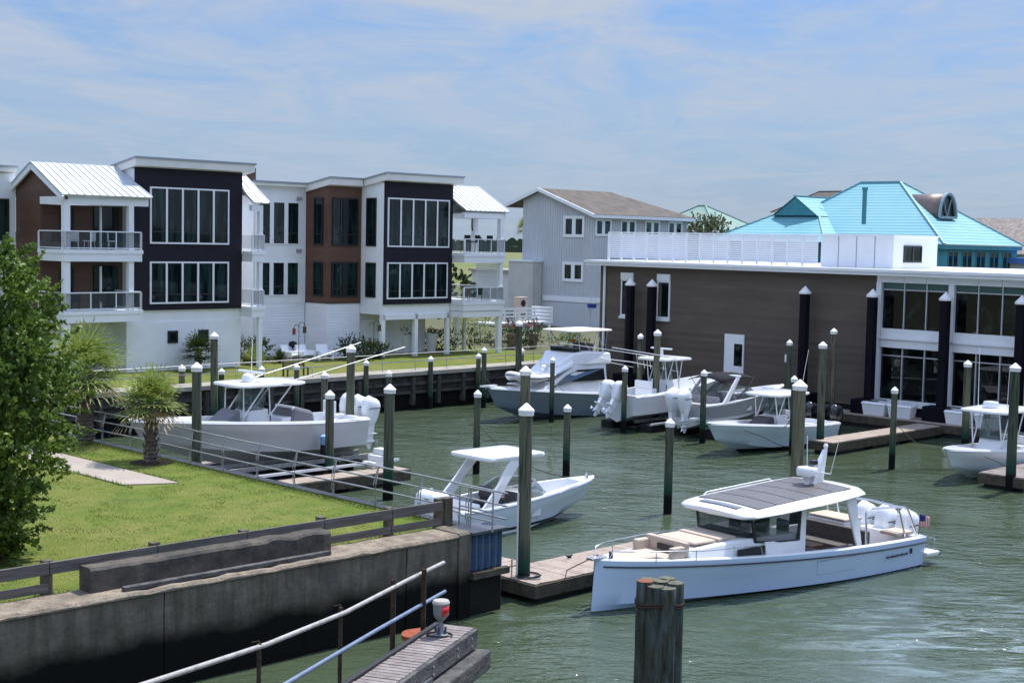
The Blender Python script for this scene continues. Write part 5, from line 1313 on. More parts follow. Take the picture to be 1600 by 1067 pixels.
# ---------------------------------------------------------------- boats
class Hull:
    """x forward from the transom, y to port, z up from the waterline"""
    def __init__(s, L, B, zb, zs, zk=-.45, rake=1.2, chine=.86, fine=3.0, q=.62, keelrise=2.2, curve=1.8, zb_ch=.5, bowfull=0.0, crisp=.3):
        s.__dict__.update(locals())
    def sheer(s, t): return s.zs + (s.zb - s.zs) * t ** s.curve
    def half(s, t):
        return max(.015, s.B / 2 * (.9 + .1 * math.sin(min(t / .45, 1) * math.pi / 2)) * (1 - t ** s.fine) ** s.q)
    def chz(s, t): return -.06 + (s.sheer(t) * s.zb_ch) * t ** 3
    def chh(s, t): return s.half(t) * (s.chine * (1 - t ** 2.2) + s.crisp * t ** 2.2)
    def keel(s, t): return s.zk + (s.chz(1) - .08 - s.zk) * max(0, (t - .55) / .45) ** s.keelrise
    def X(s, t, z): return t * (s.L - s.rake) + s.rake * t ** 4 * max(0, (z - s.zk) / (s.sheer(1) - s.zk))
    def pt(s, t, side, z, y): return (s.X(t, z), side * y, z)
    def halfz(s, t, z):
        """half breadth of the skin at height z"""
        zs, zc, b, c = s.sheer(t), s.chz(t), s.half(t), s.chh(t)
        if z >= zs: return b
        if z <= zc: return c * .9
        k = min(1, (z - zc) / max(.01, zs - .12 - zc)); return c + (b - c) * k ** 1.5
    def ts(s, n=30): return [1 - (1 - i / n) ** 1.5 for i in range(n + 1)]
    def skin(s, mb, mi=0):
        rings = []
        for t in s.ts():
            zs, zc, zk = s.sheer(t), s.chz(t), s.keel(t); b, c = s.half(t), s.chh(t)
            prof = [(b, zs), (b - .0, zs - .12)]
            for k in (.66, .33): prof.append((c + (b - c) * (k ** 1.5), zc + (zs - .12 - zc) * k))
            prof += [(c, zc), (c * .93, zc - .02), (0.0, zk)]
            full = [s.pt(t, 1, z, y) for y, z in prof] + [s.pt(t, -1, z, y) for y, z in reversed(prof[:-1])]
            rings.append(full)
        mb.loft(rings, False, False, False, mi)
        mb.add(rings[0], [tuple(range(len(rings[0])))], mi)
        return mb
    def line(s, dz=0, out=.0, t0=0, t1=1, side=1, n=28):
        r = []
        for i in range(n + 1):
            t = t0 + (t1 - t0) * (1 - (1 - i / n) ** 1.4); z = s.sheer(t) + dz
            r.append(s.pt(t, side, z, s.half(t) + out))
        return r
    def deck(s, mb, floor, gun=.2, t0=0, t1=1, lip=.0, mi=0, stern=True):
        """gunwale, inner walls and the floor; floor(t) is the floor height (near the sheer = closed deck)"""
        rings = []
        ts_ = sorted(set([t for t in s.ts(40) if t0 <= t <= t1] + [t0, t1] + list(getattr(s, 'cuts', []))))
        for t in ts_:
            zs = s.sheer(t); b = s.half(t); g = min(gun, b * .75); f = floor(t)
            rr = [(b, zs), (b - .02, zs + .03), (b - g, zs + .035), (min(b - g - .02, s.halfz(t, f) - .06 if f < zs - .15 else 9), f if f < zs else zs + .04), (min((b - g) * .5, max(0, s.halfz(t, f) - .1) if f < zs - .15 else 9), f + (.02 if f >= zs else 0))]
            full = [s.pt(t, 1, z, max(y, 0)) for y, z in rr] + [(s.X(t, zs), 0, f + (.03 if f >= zs else 0))] + [s.pt(t, -1, z, max(y, 0)) for y, z in reversed(rr)]
            full = [(s.X(t, min(zs, p[2])), p[1], p[2]) for p in full]
            rings.append(full)
        mb.loft(rings, False, False, False, mi)
        if stern: mb.add(rings[0], [tuple(range(len(rings[0])))], mi)
        return mb
def bpart(parent, mb, name, m, bevel=0, smooth=40): return mb.build(name, m, parent, bevel=bevel, smooth=smooth)

def outboard(parent, x, y, z, m=cowlwhite, tilt=0, s=1.0, accent=darkframe):
    """x,y,z = top of the transom; tilt in degrees swings the leg up and aft"""
    mb = MB(); rings = []
    prof = [(-.30, .15, -.34, .16), (-.12, .19, -.42, .20), (.05, .22, -.48, .24), (.28, .235, -.53, .25), (.48, .225, -.55, .20), (.62, .19, -.50, .08), (.69, .12, -.42, -.04)]
    n = 16
    for (zz, hw_, xa, xb) in prof:
        cx, hl = (xa + xb) / 2, (xb - xa) / 2
        rings.append([(cx + hl * math.copysign(abs(math.cos(a)) ** .6, math.cos(a)), hw_ * math.copysign(abs(math.sin(a)) ** .6, math.sin(a)), zz + .10 * math.cos(a) * (zz > .3)) for a in [2 * math.pi * k / n for k in range(n)]])
    mb.loft(rings, True, True, True)
    o = mb.build('outboard_motor', m, parent, smooth=60)
    o.location = (x - .42 * s, y, z + .12 * s); o.rotation_euler = (0, R(tilt), 0); o.scale = (s, s, s)
    mb = MB()
    mb.loft([[(.12, .13, 0), (-.3, .13, 0), (-.3, -.13, 0), (.12, -.13, 0)], [(.06, .09, -.5), (-.26, .09, -.5), (-.26, -.09, -.5), (.06, -.09, -.5)], [(.04, .05, -.95), (-.22, .05, -.95), (-.22, -.05, -.95), (.04, -.05, -.95)]], True, True, True)
    mb.build('midsection', m, o, smooth=40)
    mb = MB(); mb.box(-.42, .12, -.1, .1, -.72, -.69)
    mb.tube([(.2, 0, -1.0), (.1, 0, -1.0), (-.25, 0, -1.0), (-.32, 0, -1.0)], [.02, .08, .08, .04], 10)
    mb.loft([[(.1, .02, -1.05), (-.15, .02, -1.05), (-.15, -.02, -1.05), (.1, -.02, -1.05)], [(-.02, .01, -1.3), (-.15, .01, -1.3), (-.15, -.01, -1.3), (-.02, -.01, -1.3)]], True, True, True)
    mb.build('lower_unit', m, o, smooth=40)
    mb = MB()
    for k in range(3):
        a = k * 2.094; mb.add([(-.34, .05 * math.cos(a), -1 + .05 * math.sin(a)), (-.36, .2 * math.cos(a - .5), -1 + .2 * math.sin(a - .5)), (-.40, .22 * math.cos(a + .4), -1 + .22 * math.sin(a + .4))], [(0, 1, 2)])
    mb.build('propeller', chrome, o)
    mb = MB()
    for s_ in (-1, 1): mb.box(-.45, .15, s_ * .283 - .004, s_ * .283 + .004, .30, .33)
    mb.build('cowl_stripe', accent, o)
    return o
def rbox(x0, x1, y0, y1, z0, z1, tx=0, ty=0, sx=0):
    """box whose top is smaller: tx pulls the front in, sx the back, ty the sides"""
    return MB().loft([[(x0, y0, z0), (x1, y0, z0), (x1, y1, z0), (x0, y1, z0)], [(x0 + sx, y0 + ty, z1), (x1 - tx, y0 + ty, z1), (x1 - tx, y1 - ty, z1), (x0 + sx, y1 - ty, z1)]], True, True, True)
def hardtop(parent, x0, x1, w, z, th=.09, slope=0, round_=.35, m=gel, name='hard_top', camber=.08, wf=None):
    """rounded slab; rings through the length"""
    n = 16; rings = []; wf = wf or w
    for (k, dz) in ((.97, -th * .8), (1, -th * .3), (.985, th * .3), (.9, th * .55), (.5, th * .55 + camber * .8), (.06, th * .55 + camber)):
        ring = []
        for i in range(28):
            a = 2 * math.pi * i / 28; c, s_ = math.cos(a), math.sin(a); e = round_
            px_ = math.copysign(abs(c) ** e, c); py = math.copysign(abs(s_) ** e, s_)
            xx = (x0 + x1) / 2 + (x1 - x0) / 2 * px_ * k; ww = w + (wf - w) * (xx - x0) / (x1 - x0)
            ring.append((xx, ww / 2 * py * k, z + dz + slope * (xx - (x0 + x1) / 2)))
        rings.append(ring)
    return MB().loft(rings, True, True, True).build(name, m, parent, smooth=45)
def glass_band(parent, pts_lo, pts_hi, m=tint, name='windscreen', frame=None, th=.02):
    mb = MB().loft([pts_lo, pts_hi], False); o = mb.build(name, m, parent, smooth=35)
    o.modifiers.new('s', 'SOLIDIFY').thickness = th
    if frame:
        fb = MB().tube(pts_hi, .025, 6); fb.tube(pts_lo, .02, 6)
        for i in (0, len(pts_lo) // 2, len(pts_lo) - 1): fb.tube([pts_lo[i], pts_hi[i]], .02, 6)
        fb.build('windscreen_frame', frame, o)
    return o
def rodline(parent, pts, r=.02, m=chrome, name='rail'): return MB().tube(pts, r, 6).build(name, m, parent, smooth=60)
def fpost(parent, segs, r=.03, m=gel, name='top_support'):
    for sgn in (-1, 1):
        mb = MB(); ss = [s_ for s_ in segs if (s_[0][1] >= 0) == (sgn > 0)]
        if ss:
            for s_ in ss: mb.tube(s_, r, 6)
            mb.build(name, m, parent, smooth=60)

# ---- 1. the white yacht -------------------------------------------------------------
yt = thing('motor_yacht', (12.75, 46.15, 0), R(218.3), 'long white motor yacht with solar panels on its roof and three white engines', 'yacht')
H = Hull(13.35, 3.75, 1.42, .92, zk=-.5, rake=-.12, chine=.93, fine=2.3, q=.72, keelrise=6, zb_ch=.1, crisp=.55, curve=1.5)
H.X = lambda t, z, H=H: .75 + t * (H.L - .75) + (-.10) * t ** 6 * max(0, z / 1.4)
H.keel = lambda t, H=H: -.5 + .15 * t ** 4
H.chz = lambda t: .02 + .16 * t ** 1.5
yhull = M("yacht_hull", (0.50, 0.62, 0.80), (0.46, 0.58, 0.77), .4, .22, coat=.3, extra=zline(.01, .03, (.03, .035, .04)))
h = bpart(yt, H.skin(MB()), 'hull', yhull, smooth=35)
for s_ in (1, -1):
    bpart(h, MB().tube(H.line(-.16, .012, .0, .985, s_), .022, 6), 'rub_rail', rub)
# lettering bar and hatch lines on the near side
# small name mark near the stern: the letters are too small to read, built as a row of strokes
nm = MB(); xn = 1.75
for i in range(9):
    t_ = (xn + i * .125 - .75) / (H.L - .75); yy = H.half(t_) * .985 + .012
    nm.box(xn + i * .125, xn + i * .125 + .085, yy - .004, yy + .012, .50, .545 if i % 2 else .56)
nm.box(1.5, 1.6, H.half(.06) * .985 + .01, H.half(.06) * .985 + .022, .50, .66)
nm.build('name_lettering', darkframe, h)
hl_ = MB()
for (a, b, z0, z1) in ((4.3, 6.0, .78, .79), (4.3, 6.0, .38, .388), (5.99, 6.0, .39, .78)):
    ta, tb = (a - .75) / (H.L - .75), (b - .75) / (H.L - .75)
    hl_.beam((a, H.half(ta) * .985 + .006, (z0 + z1) / 2), (b, H.half(tb) * .985 + .006, (z0 + z1) / 2), .008, max(.01, z1 - z0) if z1 - z0 < .1 else z1 - z0)
hl_.build('hatch_outline', M("seam_grey", (.25, .3, .36), None), h)
H.cuts = [.045, .05, .44, .445, .93, .935]
def yfloor(t):
    if t < .05: return H.sheer(t) + .01
    if t < .44: return .35
    if t < .93: return .75 if t < .445 else H.sheer(t) - .22
    return H.sheer(t) + .02
bpart(yt, H.deck(MB(), yfloor, gun=.16), 'deck', gel, smooth=30)
MB().box(1.6, 6.2, -1.45, 1.45, .352, .37).build('cockpit_sole', teak, yt)
# raised coachroof running to the bow seats
cr_ = MB().loft([[(6.4, -1.35, .8), (6.4, 1.35, .8), (6.4, 1.22, 1.62), (6.4, -1.22, 1.62)], [(8.6, -1.22, 1.0), (8.6, 1.22, 1.0), (8.6, 1.05, 1.62), (8.6, -1.05, 1.62)], [(10.3, -.95, 1.1), (10.3, .95, 1.1), (10.3, .82, 1.52), (10.3, -.82, 1.52)], [(10.5, -.9, 1.1), (10.5, .9, 1.1), (10.5, .8, 1.45), (10.5, -.8, 1.45)]], True, True, True)
crb = bpart(yt, cr_, 'coachroof', gel, bevel=.05)
MB().box(7.3, 8.75, 1.10, 1.16, 1.16, 1.42).build('side_window', rub, crb, rot=(0, 0, 0), loc=(.15, .07, -.02))
MB().box(8.55, 9.3, -.8, .8, 1.60, 1.69).build('sunpad', tan, yt, bevel=.04)
MB().box(9.33, 10.2, -.75, .75, 1.585, 1.66).build('sunpad', tan, yt, bevel=.04)
# bow seating: two facing seats in a well
for (x0, x1, y0, y1, z0, z1, nme) in ((10.55, 11.25, -.78, .78, 1.18, 1.34, 'bow_seat'), (10.42, 10.62, -.80, .80, 1.3, 1.72, 'bow_backrest'), (11.35, 12.35, -.5, .5, 1.26, 1.40, 'bow_seat'), (10.6, 11.1, .62, .82, 1.3, 1.62, 'bow_backrest'), (10.6, 11.1, -.82, -.62, 1.3, 1.62, 'bow_backrest')):
    MB().box(x0, x1, y0, y1, z0, z1).build(nme, tan, yt, bevel=.05)
MB().box(10.63, 10.68, -.25, .35, 1.40, 1.56).build('locker_recess', rub, yt)
for s_ in (1, -1):
    rodline(yt, [(8.2, s_ * 1.5, 1.25), (8.3, s_ * 1.5, 1.5), (10.3, s_ * 1.28, 1.56), (12.3, s_ * .72, 1.66), (12.9, s_ * .36, 1.68), (13.0, s_ * .3, 1.46)], .016, name='bow_rail')
    for x, y in ((9.3, 1.40), (10.6, 1.22), (11.8, .88)): rodline(yt, [(x, s_ * y, 1.3), (x, s_ * y, 1.6)], .014, name='stanchion')
MB().box(12.9, 13.45, -.12, .12, 1.44, 1.50).build('anchor_roller', chrome, yt, bevel=.01)
MB().lathe([(.06, 1.44), (.05, 1.55), (.07, 1.6), (.02, 1.62)], (12.75, .1), 10).build('windlass', rub, yt)
# wheelhouse: reverse raked screen, wrap-round tinted side windows, white sills
lo = [(6.45, 1.30, 1.42), (7.2, 1.25, 1.45), (8.1, 1.12, 1.52), (8.5, .75, 1.60), (8.6, 0, 1.63), (8.5, -.75, 1.60), (8.1, -1.12, 1.52), (7.2, -1.25, 1.45), (6.45, -1.30, 1.42)]
hi = [(6.25, 1.18, 2.34), (7.2, 1.18, 2.30), (8.25, 1.08, 2.22), (8.5, .75, 2.22), (8.6, 0, 2.23), (8.5, -.75, 2.22), (8.25, -1.08, 2.22), (7.2, -1.18, 2.30), (6.25, -1.18, 2.34)]
yglass = clearglass("yacht_glass", (.02, .05, .045), .30)
glass_band(yt, lo, hi, yglass, 'windscreen', None)
wf_ = MB()
for i in (0, 2, 6, 8): wf_.tube([lo[i], hi[i]], .05, 6)
wf_.tube(lo, .035, 6)
wf_.build('window_frame', rub, yt, smooth=50)
MB().loft([[(4.3, 1.40, 1.0), (4.3, 1.30, 1.0), (5.1, 1.28, 2.4), (5.1, 1.18, 2.4)], [(4.9, 1.40, 1.0), (4.9, 1.30, 1.0), (5.45, 1.28, 2.4), (5.45, 1.18, 2.4)]], True, True, True)
for s_ in (1, -1):
    MB().loft([[(6.2, s_ * 1.36, 1.0), (6.5, s_ * 1.36, 1.0), (6.5, s_ * 1.28, 1.0), (6.2, s_ * 1.28, 1.0)], [(6.0, s_ * 1.2, 2.42), (6.2, s_ * 1.2, 2.42), (6.2, s_ * 1.12, 2.42), (6.0, s_ * 1.12, 2.42)]], True, True, True).build('pillar', gel, yt)
    MB().loft([[(3.72, s_ * 1.5, .95), (3.95, s_ * 1.5, .95), (3.95, s_ * 1.42, .95), (3.72, s_ * 1.42, .95)], [(3.8, s_ * 1.28, 2.52), (4.3, s_ * 1.28, 2.5), (4.3, s_ * 1.18, 2.5), (3.8, s_ * 1.18, 2.52)]], True, True, True).build('pillar', gel, yt, bevel=.03)
    MB().loft([[(6.4, s_ * 1.40, .9), (7.8, s_ * 1.34, .95), (7.8, s_ * 1.22, 1.5), (6.4, s_ * 1.32, 1.44)], [(6.4, s_ * 1.30, .9), (7.8, s_ * 1.24, .95), (7.8, s_ * 1.14, 1.5), (6.4, s_ * 1.24, 1.44)]], True, True, True).build('side_coaming', gel, yt)
# roof with panels
zr_ = lambda x: 2.44 + (5.9 - x) * .052
RX = lambda x: 3.25 + (x - 2.35) * (5.55 / 7.25)
rings = []
for (x, w_, k) in ((2.35, .2, 0), (2.5, 1.15, .35), (2.95, 1.55, .8), (4.2, 1.64, 1.1), (6.0, 1.68, 1.45), (8.0, 1.62, 1.2), (9.1, 1.5, .9), (9.5, 1.3, .45), (9.62, 1.0, .15)):
    x = RX(x); z = zr_(x); ring = []
    for (yy, dz) in ((-1, -.01), (-.985, .035), (-.86, .12), (-.45, .16), (0, .18), (.45, .16), (.86, .12), (.985, .035), (1, -.01), (.9, -.09), (0, -.13), (-.9, -.09)):
        ring.append((x, yy * w_, z + dz * (.45 + .55 * min(1, k))))
    rings.append(ring)
rf_ = MB().loft(rings, True, True, True).build('roof', gel, yt, smooth=50)
def rtop(x, y): 
    w_ = 1.62; yy = min(1, abs(y) / w_)
    pts = ((0, .18), (.45, .16), (.86, .12), (.985, .035))
    for (a, za), (b, zb_) in zip(pts, pts[1:]):
        if yy <= b: return zr_(x) + za + (zb_ - za) * (yy - a) / (b - a) + .012
    return zr_(x)
for i in range(5):
    x0 = 3.95 + i * .84; x1 = x0 + .78
    mb = MB(); n_ = 8; g_ = [[(x, -1.18 + 2.36 * k / n_, rtop(x, -1.18 + 2.36 * k / n_)) for k in range(n_ + 1)] for x in (x0, (x0 + x1) / 2, x1)]
    mb.loft(g_, False); p_ = mb.build('solar_panel', panelmat, rf_); s_ = p_.modifiers.new('s', 'SOLIDIFY'); s_.thickness = .02; s_.offset = 0
mb = MB(); mb.loft([[(x, -.75 + 1.5 * k / 6, rtop(x, -.75 + 1.5 * k / 6) + .0) for k in range(7)] for x in (8.27, 8.52)], False)
p_ = mb.build('roof_hatch', M("grey_hatch", (.16, .18, .22), None, rough=.3), rf_); p_.modifiers.new('s', 'SOLIDIFY').thickness = .02
for s_ in (-1, 1):
    rodline(yt, [(7.6, s_ * 1.45, zr_(7.6) + .1), (7.5, s_ * 1.42, zr_(7.5) + .17), (4.7, s_ * 1.42, zr_(4.6) + .17), (4.6, s_ * 1.42, zr_(4.5) + .1)], .016, gel, 'roof_rail')
# radar mast
MB().loft([[(3.45, -.16, 2.7), (3.95, -.16, 2.68), (3.95, .16, 2.68), (3.45, .16, 2.7)], [(3.15, -.05, 3.75), (3.3, -.05, 3.75), (3.3, .05, 3.75), (3.15, .05, 3.75)]], True, True, True).build('mast', gel, yt, bevel=.03)
MB().lathe([(.10, 2.85), (.12, 2.98), (.30, 3.0), (.325, 3.06), (.325, 3.2), (.29, 3.25), (.02, 3.26)], (4.05, 0), 24).build('radar_dome', gel, yt, smooth=40)
MB().lathe([(.09, 2.6), (.09, 2.85), (.12, 2.9)], (4.05, 0), 12).build('radar_base', gel, yt)
MB().lathe([(.05, 3.3), (.13, 3.32), (.13, 3.44), (.04, 3.46)], (3.75, 0), 14).build('mast_light', darkframe, yt)
MB().beam((3.75, 0, 3.28), (3.3, 0, 3.28), .06, .04).build('mast_arm', gel, yt)
MB().lathe([(.05, 3.75), (.08, 3.85), (.04, 3.92)], (3.2, 0), 10).build('anchor_light', gel, yt)
for s_ in (-1, 1):
    rodline(yt, [(3.5, 0, 3.05), (3.5, s_ * .45, 3.05), (3.5, s_ * .47, 3.1)], .022, gel, 'antenna_bracket')
    rodline(yt, [(3.5, s_ * .46, 3.05), (3.35, s_ * .62, 4.1)], .011, gel, 'antenna')
for k_ in kids(yt):
    if k_.name.split('.')[0] in ('mast', 'radar_dome', 'radar_base', 'mast_light', 'mast_arm', 'anchor_light', 'antenna_bracket', 'antenna'): k_.location.x += .55; k_.location.z -= .02
# cockpit furniture
for (x0, x1, y0, y1, z0, z1, m_, nme) in ((2.95, 3.12, -1.3, 1.2, .72, 1.27, greycush, 'sofa_backrest'), (3.13, 3.75, -1.3, 1.2, .5, .8, greycush, 'sofa_seat'), (2.05, 2.92, -1.3, .15, .5, 1.36, gel, 'wet_bar'),
                                          (2.0, 2.9, -1.32, .17, 1.365, 1.44, tan, 'headrest_pad'), (4.3, 4.9, -.3, .5, .85, .9, teak, 'table'), (5.0, 5.6, .5, 1.15, .5, .9, greycush, 'side_seat'), (3.9, 5.9, 1.20, 1.33, .6, 1.0, greycush, 'side_backrest')):
    MB().box(x0, x1, y0, y1, z0, z1).build(nme, m_, yt, bevel=.04)
for x, y in ((6.5, -.75), (6.5, 0), (6.5, .75), (7.2, -.5), (7.2, .5)):
    st = MB().box(x, x + .5, y - .24, y + .24, 1.1, 1.25).build('helm_seat', dkf, yt, bevel=.05)
    MB().box(x - .05, x + .08, y - .22, y + .22, 1.25, 1.95).build('seat_back', dkf, st, bevel=.06)
MB().box(7.7, 8.3, -1.0, 1.0, 1.2, 1.66).build('dashboard', dkf, yt, bevel=.06)
for y in (-.82, 0, .82): outboard(yt, 1.2, y, .68, cowlwhite, 0, 1.12)
MB().box(.1, .75, -1.75, -1.25, .3, .42).build('swim_platform', gel, yt, bevel=.03)
MB().box(.1, .75, 1.25, 1.75, .3, .42).build('swim_platform', gel, yt, bevel=.03)
bpart(yt, MB().box(.06, .1, 1.25, 1.75, .28, .34), 'platform_rubber', rub)
for s_ in (-1, 1):
    rodline(yt, [(3.6, s_ * 1.55, .95), (3.55, s_ * 1.48, 1.95), (3.3, s_ * 1.46, 2.06), (1.6, s_ * 1.42, 1.92), (1.4, s_ * 1.42, 1.8), (1.05, s_ * 1.5, 1.0)], .04, name='targa_bar')
    rodline(yt, [(1.9, s_ * 1.42, 1.95), (1.6, s_ * 1.5, .98)], .03, name='targa_bar')
rodline(yt, [(1.45, -1.42, 1.85), (1.43, 0, 1.9), (1.45, 1.42, 1.85)], .04, name='targa_bar')
MB().box(1.1, 1.9, .75, 1.45, 1.0, 1.12).build('aft_cushion', tan, yt, bevel=.04)
ladder = MB()
for y in (1.4, 1.6): ladder.tube([(.2, y, .42), (.18, y, .8), (.4, y, .85)], .018, 6)
ladder.build('stern_rail', chrome, yt)
fg = thing('flag', (0, 0, 0), 0, 'small american flag on a short staff at the stern of the long white yacht', 'flag')
fpos = yt.matrix_basis if False else None
cy, sy = math.cos(R(218.3)), math.sin(R(218.3))
def yw(x, y, z): return Vector((12.75 + x * cy - y * sy, 46.15 + x * sy + y * cy, z))
fg.location = yw(.85, 1.45, 0.95); fg.scale = (.8, .8, .8)
MB().tube([(0, 0, 0), (.05, 0, .85)], .012, 6).build('staff', darkframe, fg)
fm = M("flag_cloth", (.6, .6, .6), None, rough=.8)
def flag_ex():
    t = fm.node_tree; p = t.nodes["Principled BSDF"]; tcn = t.nodes.new("ShaderNodeTexCoord"); s = t.nodes.new("ShaderNodeSeparateXYZ"); t.links.new(tcn.outputs['Object'], s.inputs[0])
    # 13 stripes running down the hanging flag, blue union at the top
    fr = _math(t, 'FRACT', _math(t, 'DIVIDE', s.outputs[0], .4 / 6.5))
    st = _math(t, 'LESS_THAN', fr, .5); _mixto(t, p, st, (.5, .02, .03))
    un = _math(t, 'MULTIPLY', _math(t, 'GREATER_THAN', s.outputs[2], .56), _math(t, 'LESS_THAN', s.outputs[0], .24)); _mixto(t, p, un, (.02, .03, .14))
flag_ex()
mb = MB(); mb.loft([[(.02 + .4 * k / 10, .035 * math.sin(k * 1.1 + z * 4), z - .1 * (k / 10)) for k in range(11)] for z in (.38, .5, .62, .74, .84)], False)
fl_ = mb.build('cloth', fm, fg, smooth=60); fl_.modifiers.new('s', 'SOLIDIFY').thickness = .006
ln = MB().tube([yw(12.8, -.35, 1.45), yw(13.2, -1.2, .9), (1.6, 38.9, .66), (.9, 38.5, .62)], .018, 6).build('mooring_line', M("rope_tan", (.2, .13, .09), None)); tag(ln, 'brown mooring line from the yacht bow to the floating dock', 'rope')

# ---- 2. bowrider with hard top -------------------------------------------------------
b2 = thing('bowrider', (-2.35, 47.2, 0), R(43), 'white and pale blue bowrider with a slanted arch hard top beside the near seawall', 'motor boat')
H2 = Hull(7.5, 2.6, 1.32, .98, zk=-.4, rake=1.2, fine=2.6, q=.6, zb_ch=.55, crisp=.4)
b2hull = M("bowrider_hull", (.62, .70, .78), (.58, .66, .75), .5, .35, coat=.0, extra=both(zline(.20, .215, (.01, .012, .015)), zline(.10, .115, (.7, .72, .74)), zline(.0, .02, (.02, .02, .025))))
h = bpart(b2, H2.skin(MB()), 'hull', b2hull)
for s_ in (1, -1): bpart(h, MB().tube(H2.line(-.04, .015, 0, .995, s_), .028, 6), 'rub_rail', chrome)
H2.cuts = [.1, .105, .55, .555, .62, .625, .90, .905]
def f2(t):
    if t < .1: return H2.sheer(t) - .25
    if t < .55: return .3
    if t < .62: return H2.sheer(t) + .02
    if t < .9: return .55
    return H2.sheer(t) + .02
bpart(b2, H2.deck(MB(), f2, gun=.22), 'deck', gel, smooth=30)
for (x0, x1, y0, y1, z0, z1, m_, nme) in ((.9, 1.6, -1, 1, .3, .72, gel, 'aft_seat'), (.85, 1.0, -1, 1, .7, 1.15, gel, 'aft_backrest'), (2.7, 3.4, .35, 1.0, .3, .95, greycush, 'helm_seat'), (2.7, 3.4, -1.0, -.35, .3, .95, greycush, 'helm_seat'), (2.65, 2.8, .35, 1.0, .95, 1.35, greycush, 'seat_back'), (2.65, 2.8, -1.0, -.35, .95, 1.35, greycush, 'seat_back'),
                                          (3.4, 3.9, -.95, -.3, .4, 1.08, gel, 'console'), (3.4, 3.9, .3, .95, .4, 1.08, gel, 'console'), (4.7, 5.3, .2, .42, .6, .85, gel, 'bow_seat'), (4.7, 5.3, -.42, -.2, .6, .85, gel, 'bow_seat'), (1.9, 2.5, -.5, .5, .5, .95, dkf, 'table')):
    MB().box(x0, x1, y0, y1, z0, z1).build(nme, m_, b2, bevel=.05)
lo = [(2.9, 1.12, 1.04), (3.9, 1.06, 1.08), (4.4, .72, 1.12), (4.65, 0, 1.15), (4.4, -.72, 1.12), (3.9, -1.06, 1.08), (2.9, -1.12, 1.04)]
hi = [(2.7, 1.05, 1.2), (3.5, .98, 1.58), (3.85, .65, 1.64), (4.0, 0, 1.66), (3.85, -.65, 1.64), (3.5, -.98, 1.58), (2.7, -1.05, 1.2)]
glass_band(b2, lo, hi, boatglass, 'windscreen', chrome)
hardtop(b2, 1.3, 4.0, 2.2, 2.62, th=.12, camber=.04, round_=.17)
for s_ in (1, -1):
    MB().loft([[(.8, s_ * 1.22, .9), (1.4, s_ * 1.22, .9), (1.4, s_ * 1.12, .9), (.8, s_ * 1.12, .9)], [(1.65, s_ * 1.15, 1.75), (2.1, s_ * 1.15, 1.75), (2.1, s_ * 1.05, 1.75), (1.65, s_ * 1.05, 1.75)], [(2.3, s_ * 1.05, 2.56), (2.9, s_ * 1.05, 2.56), (2.9, s_ * .95, 2.56), (2.3, s_ * .95, 2.56)]], True, True, True).build('arch', gel, b2, bevel=.03)
MB().box(-.7, .15, -1.1, 1.1, .25, .38).build('swim_platform', gel, b2, bevel=.04)
outboard(b2, .1, -.35, .8, cowlwhite, 25, .95); outboard(b2, .1, .35, .8, cowlwhite, 25, .95)
rodline(b2, [(4.9, -1.0, 1.15), (5.1, -.92, 1.32), (6.0, -.66, 1.36), (6.6, -.42, 1.28)], .015, name='bow_rail')
MB().lathe([(.03, 0), (.06, .1), (.07, .25), (.03, .35)], (6.9, -.2), 8).build('cleat_light', chrome, b2, loc=(0, 0, 1.2))

# ---- boat lifts ------------------------------------------------------------------------
def lift(u, v, L, Wd, z, label, rot=ROT45):
    t = thing('boat_lift', W(u, v), rot, label, 'boat lift')
    dkm = bpy.data.materials.get('lift_black') or M("lift_black", (.012, .012, .014), (.03, .03, .03), 3, .6)
    for y in (-Wd / 2 + .35, Wd / 2 - .55):
        MB().box(-.1, L, y - .35, y + .55, -.4, .42).build('pontoon_tank', dkm, t, bevel=.15)
    for x in (.1 * L, .5 * L, .85 * L):
        MB().box(x, x + .25, -Wd / 2, Wd / 2, z - .35, z - .15).build('cross_beam', dkm, t)
        for y in (-Wd / 2 + .2, Wd / 2 - .3):
            MB().box(x, x + .2, y, y + .15, .2, z - .2).build('strut', dkm, t)
    for y in (-.65, .5):
        MB().box(0, L, y, y + .15, z - .14, z + .02).build('bunk', galv, t)
    MB().box(-.1, L + .1, -Wd / 2 - .06, -Wd / 2 + .06, z - .16, z - .06).build('guide_rail', gel, t)
    return t

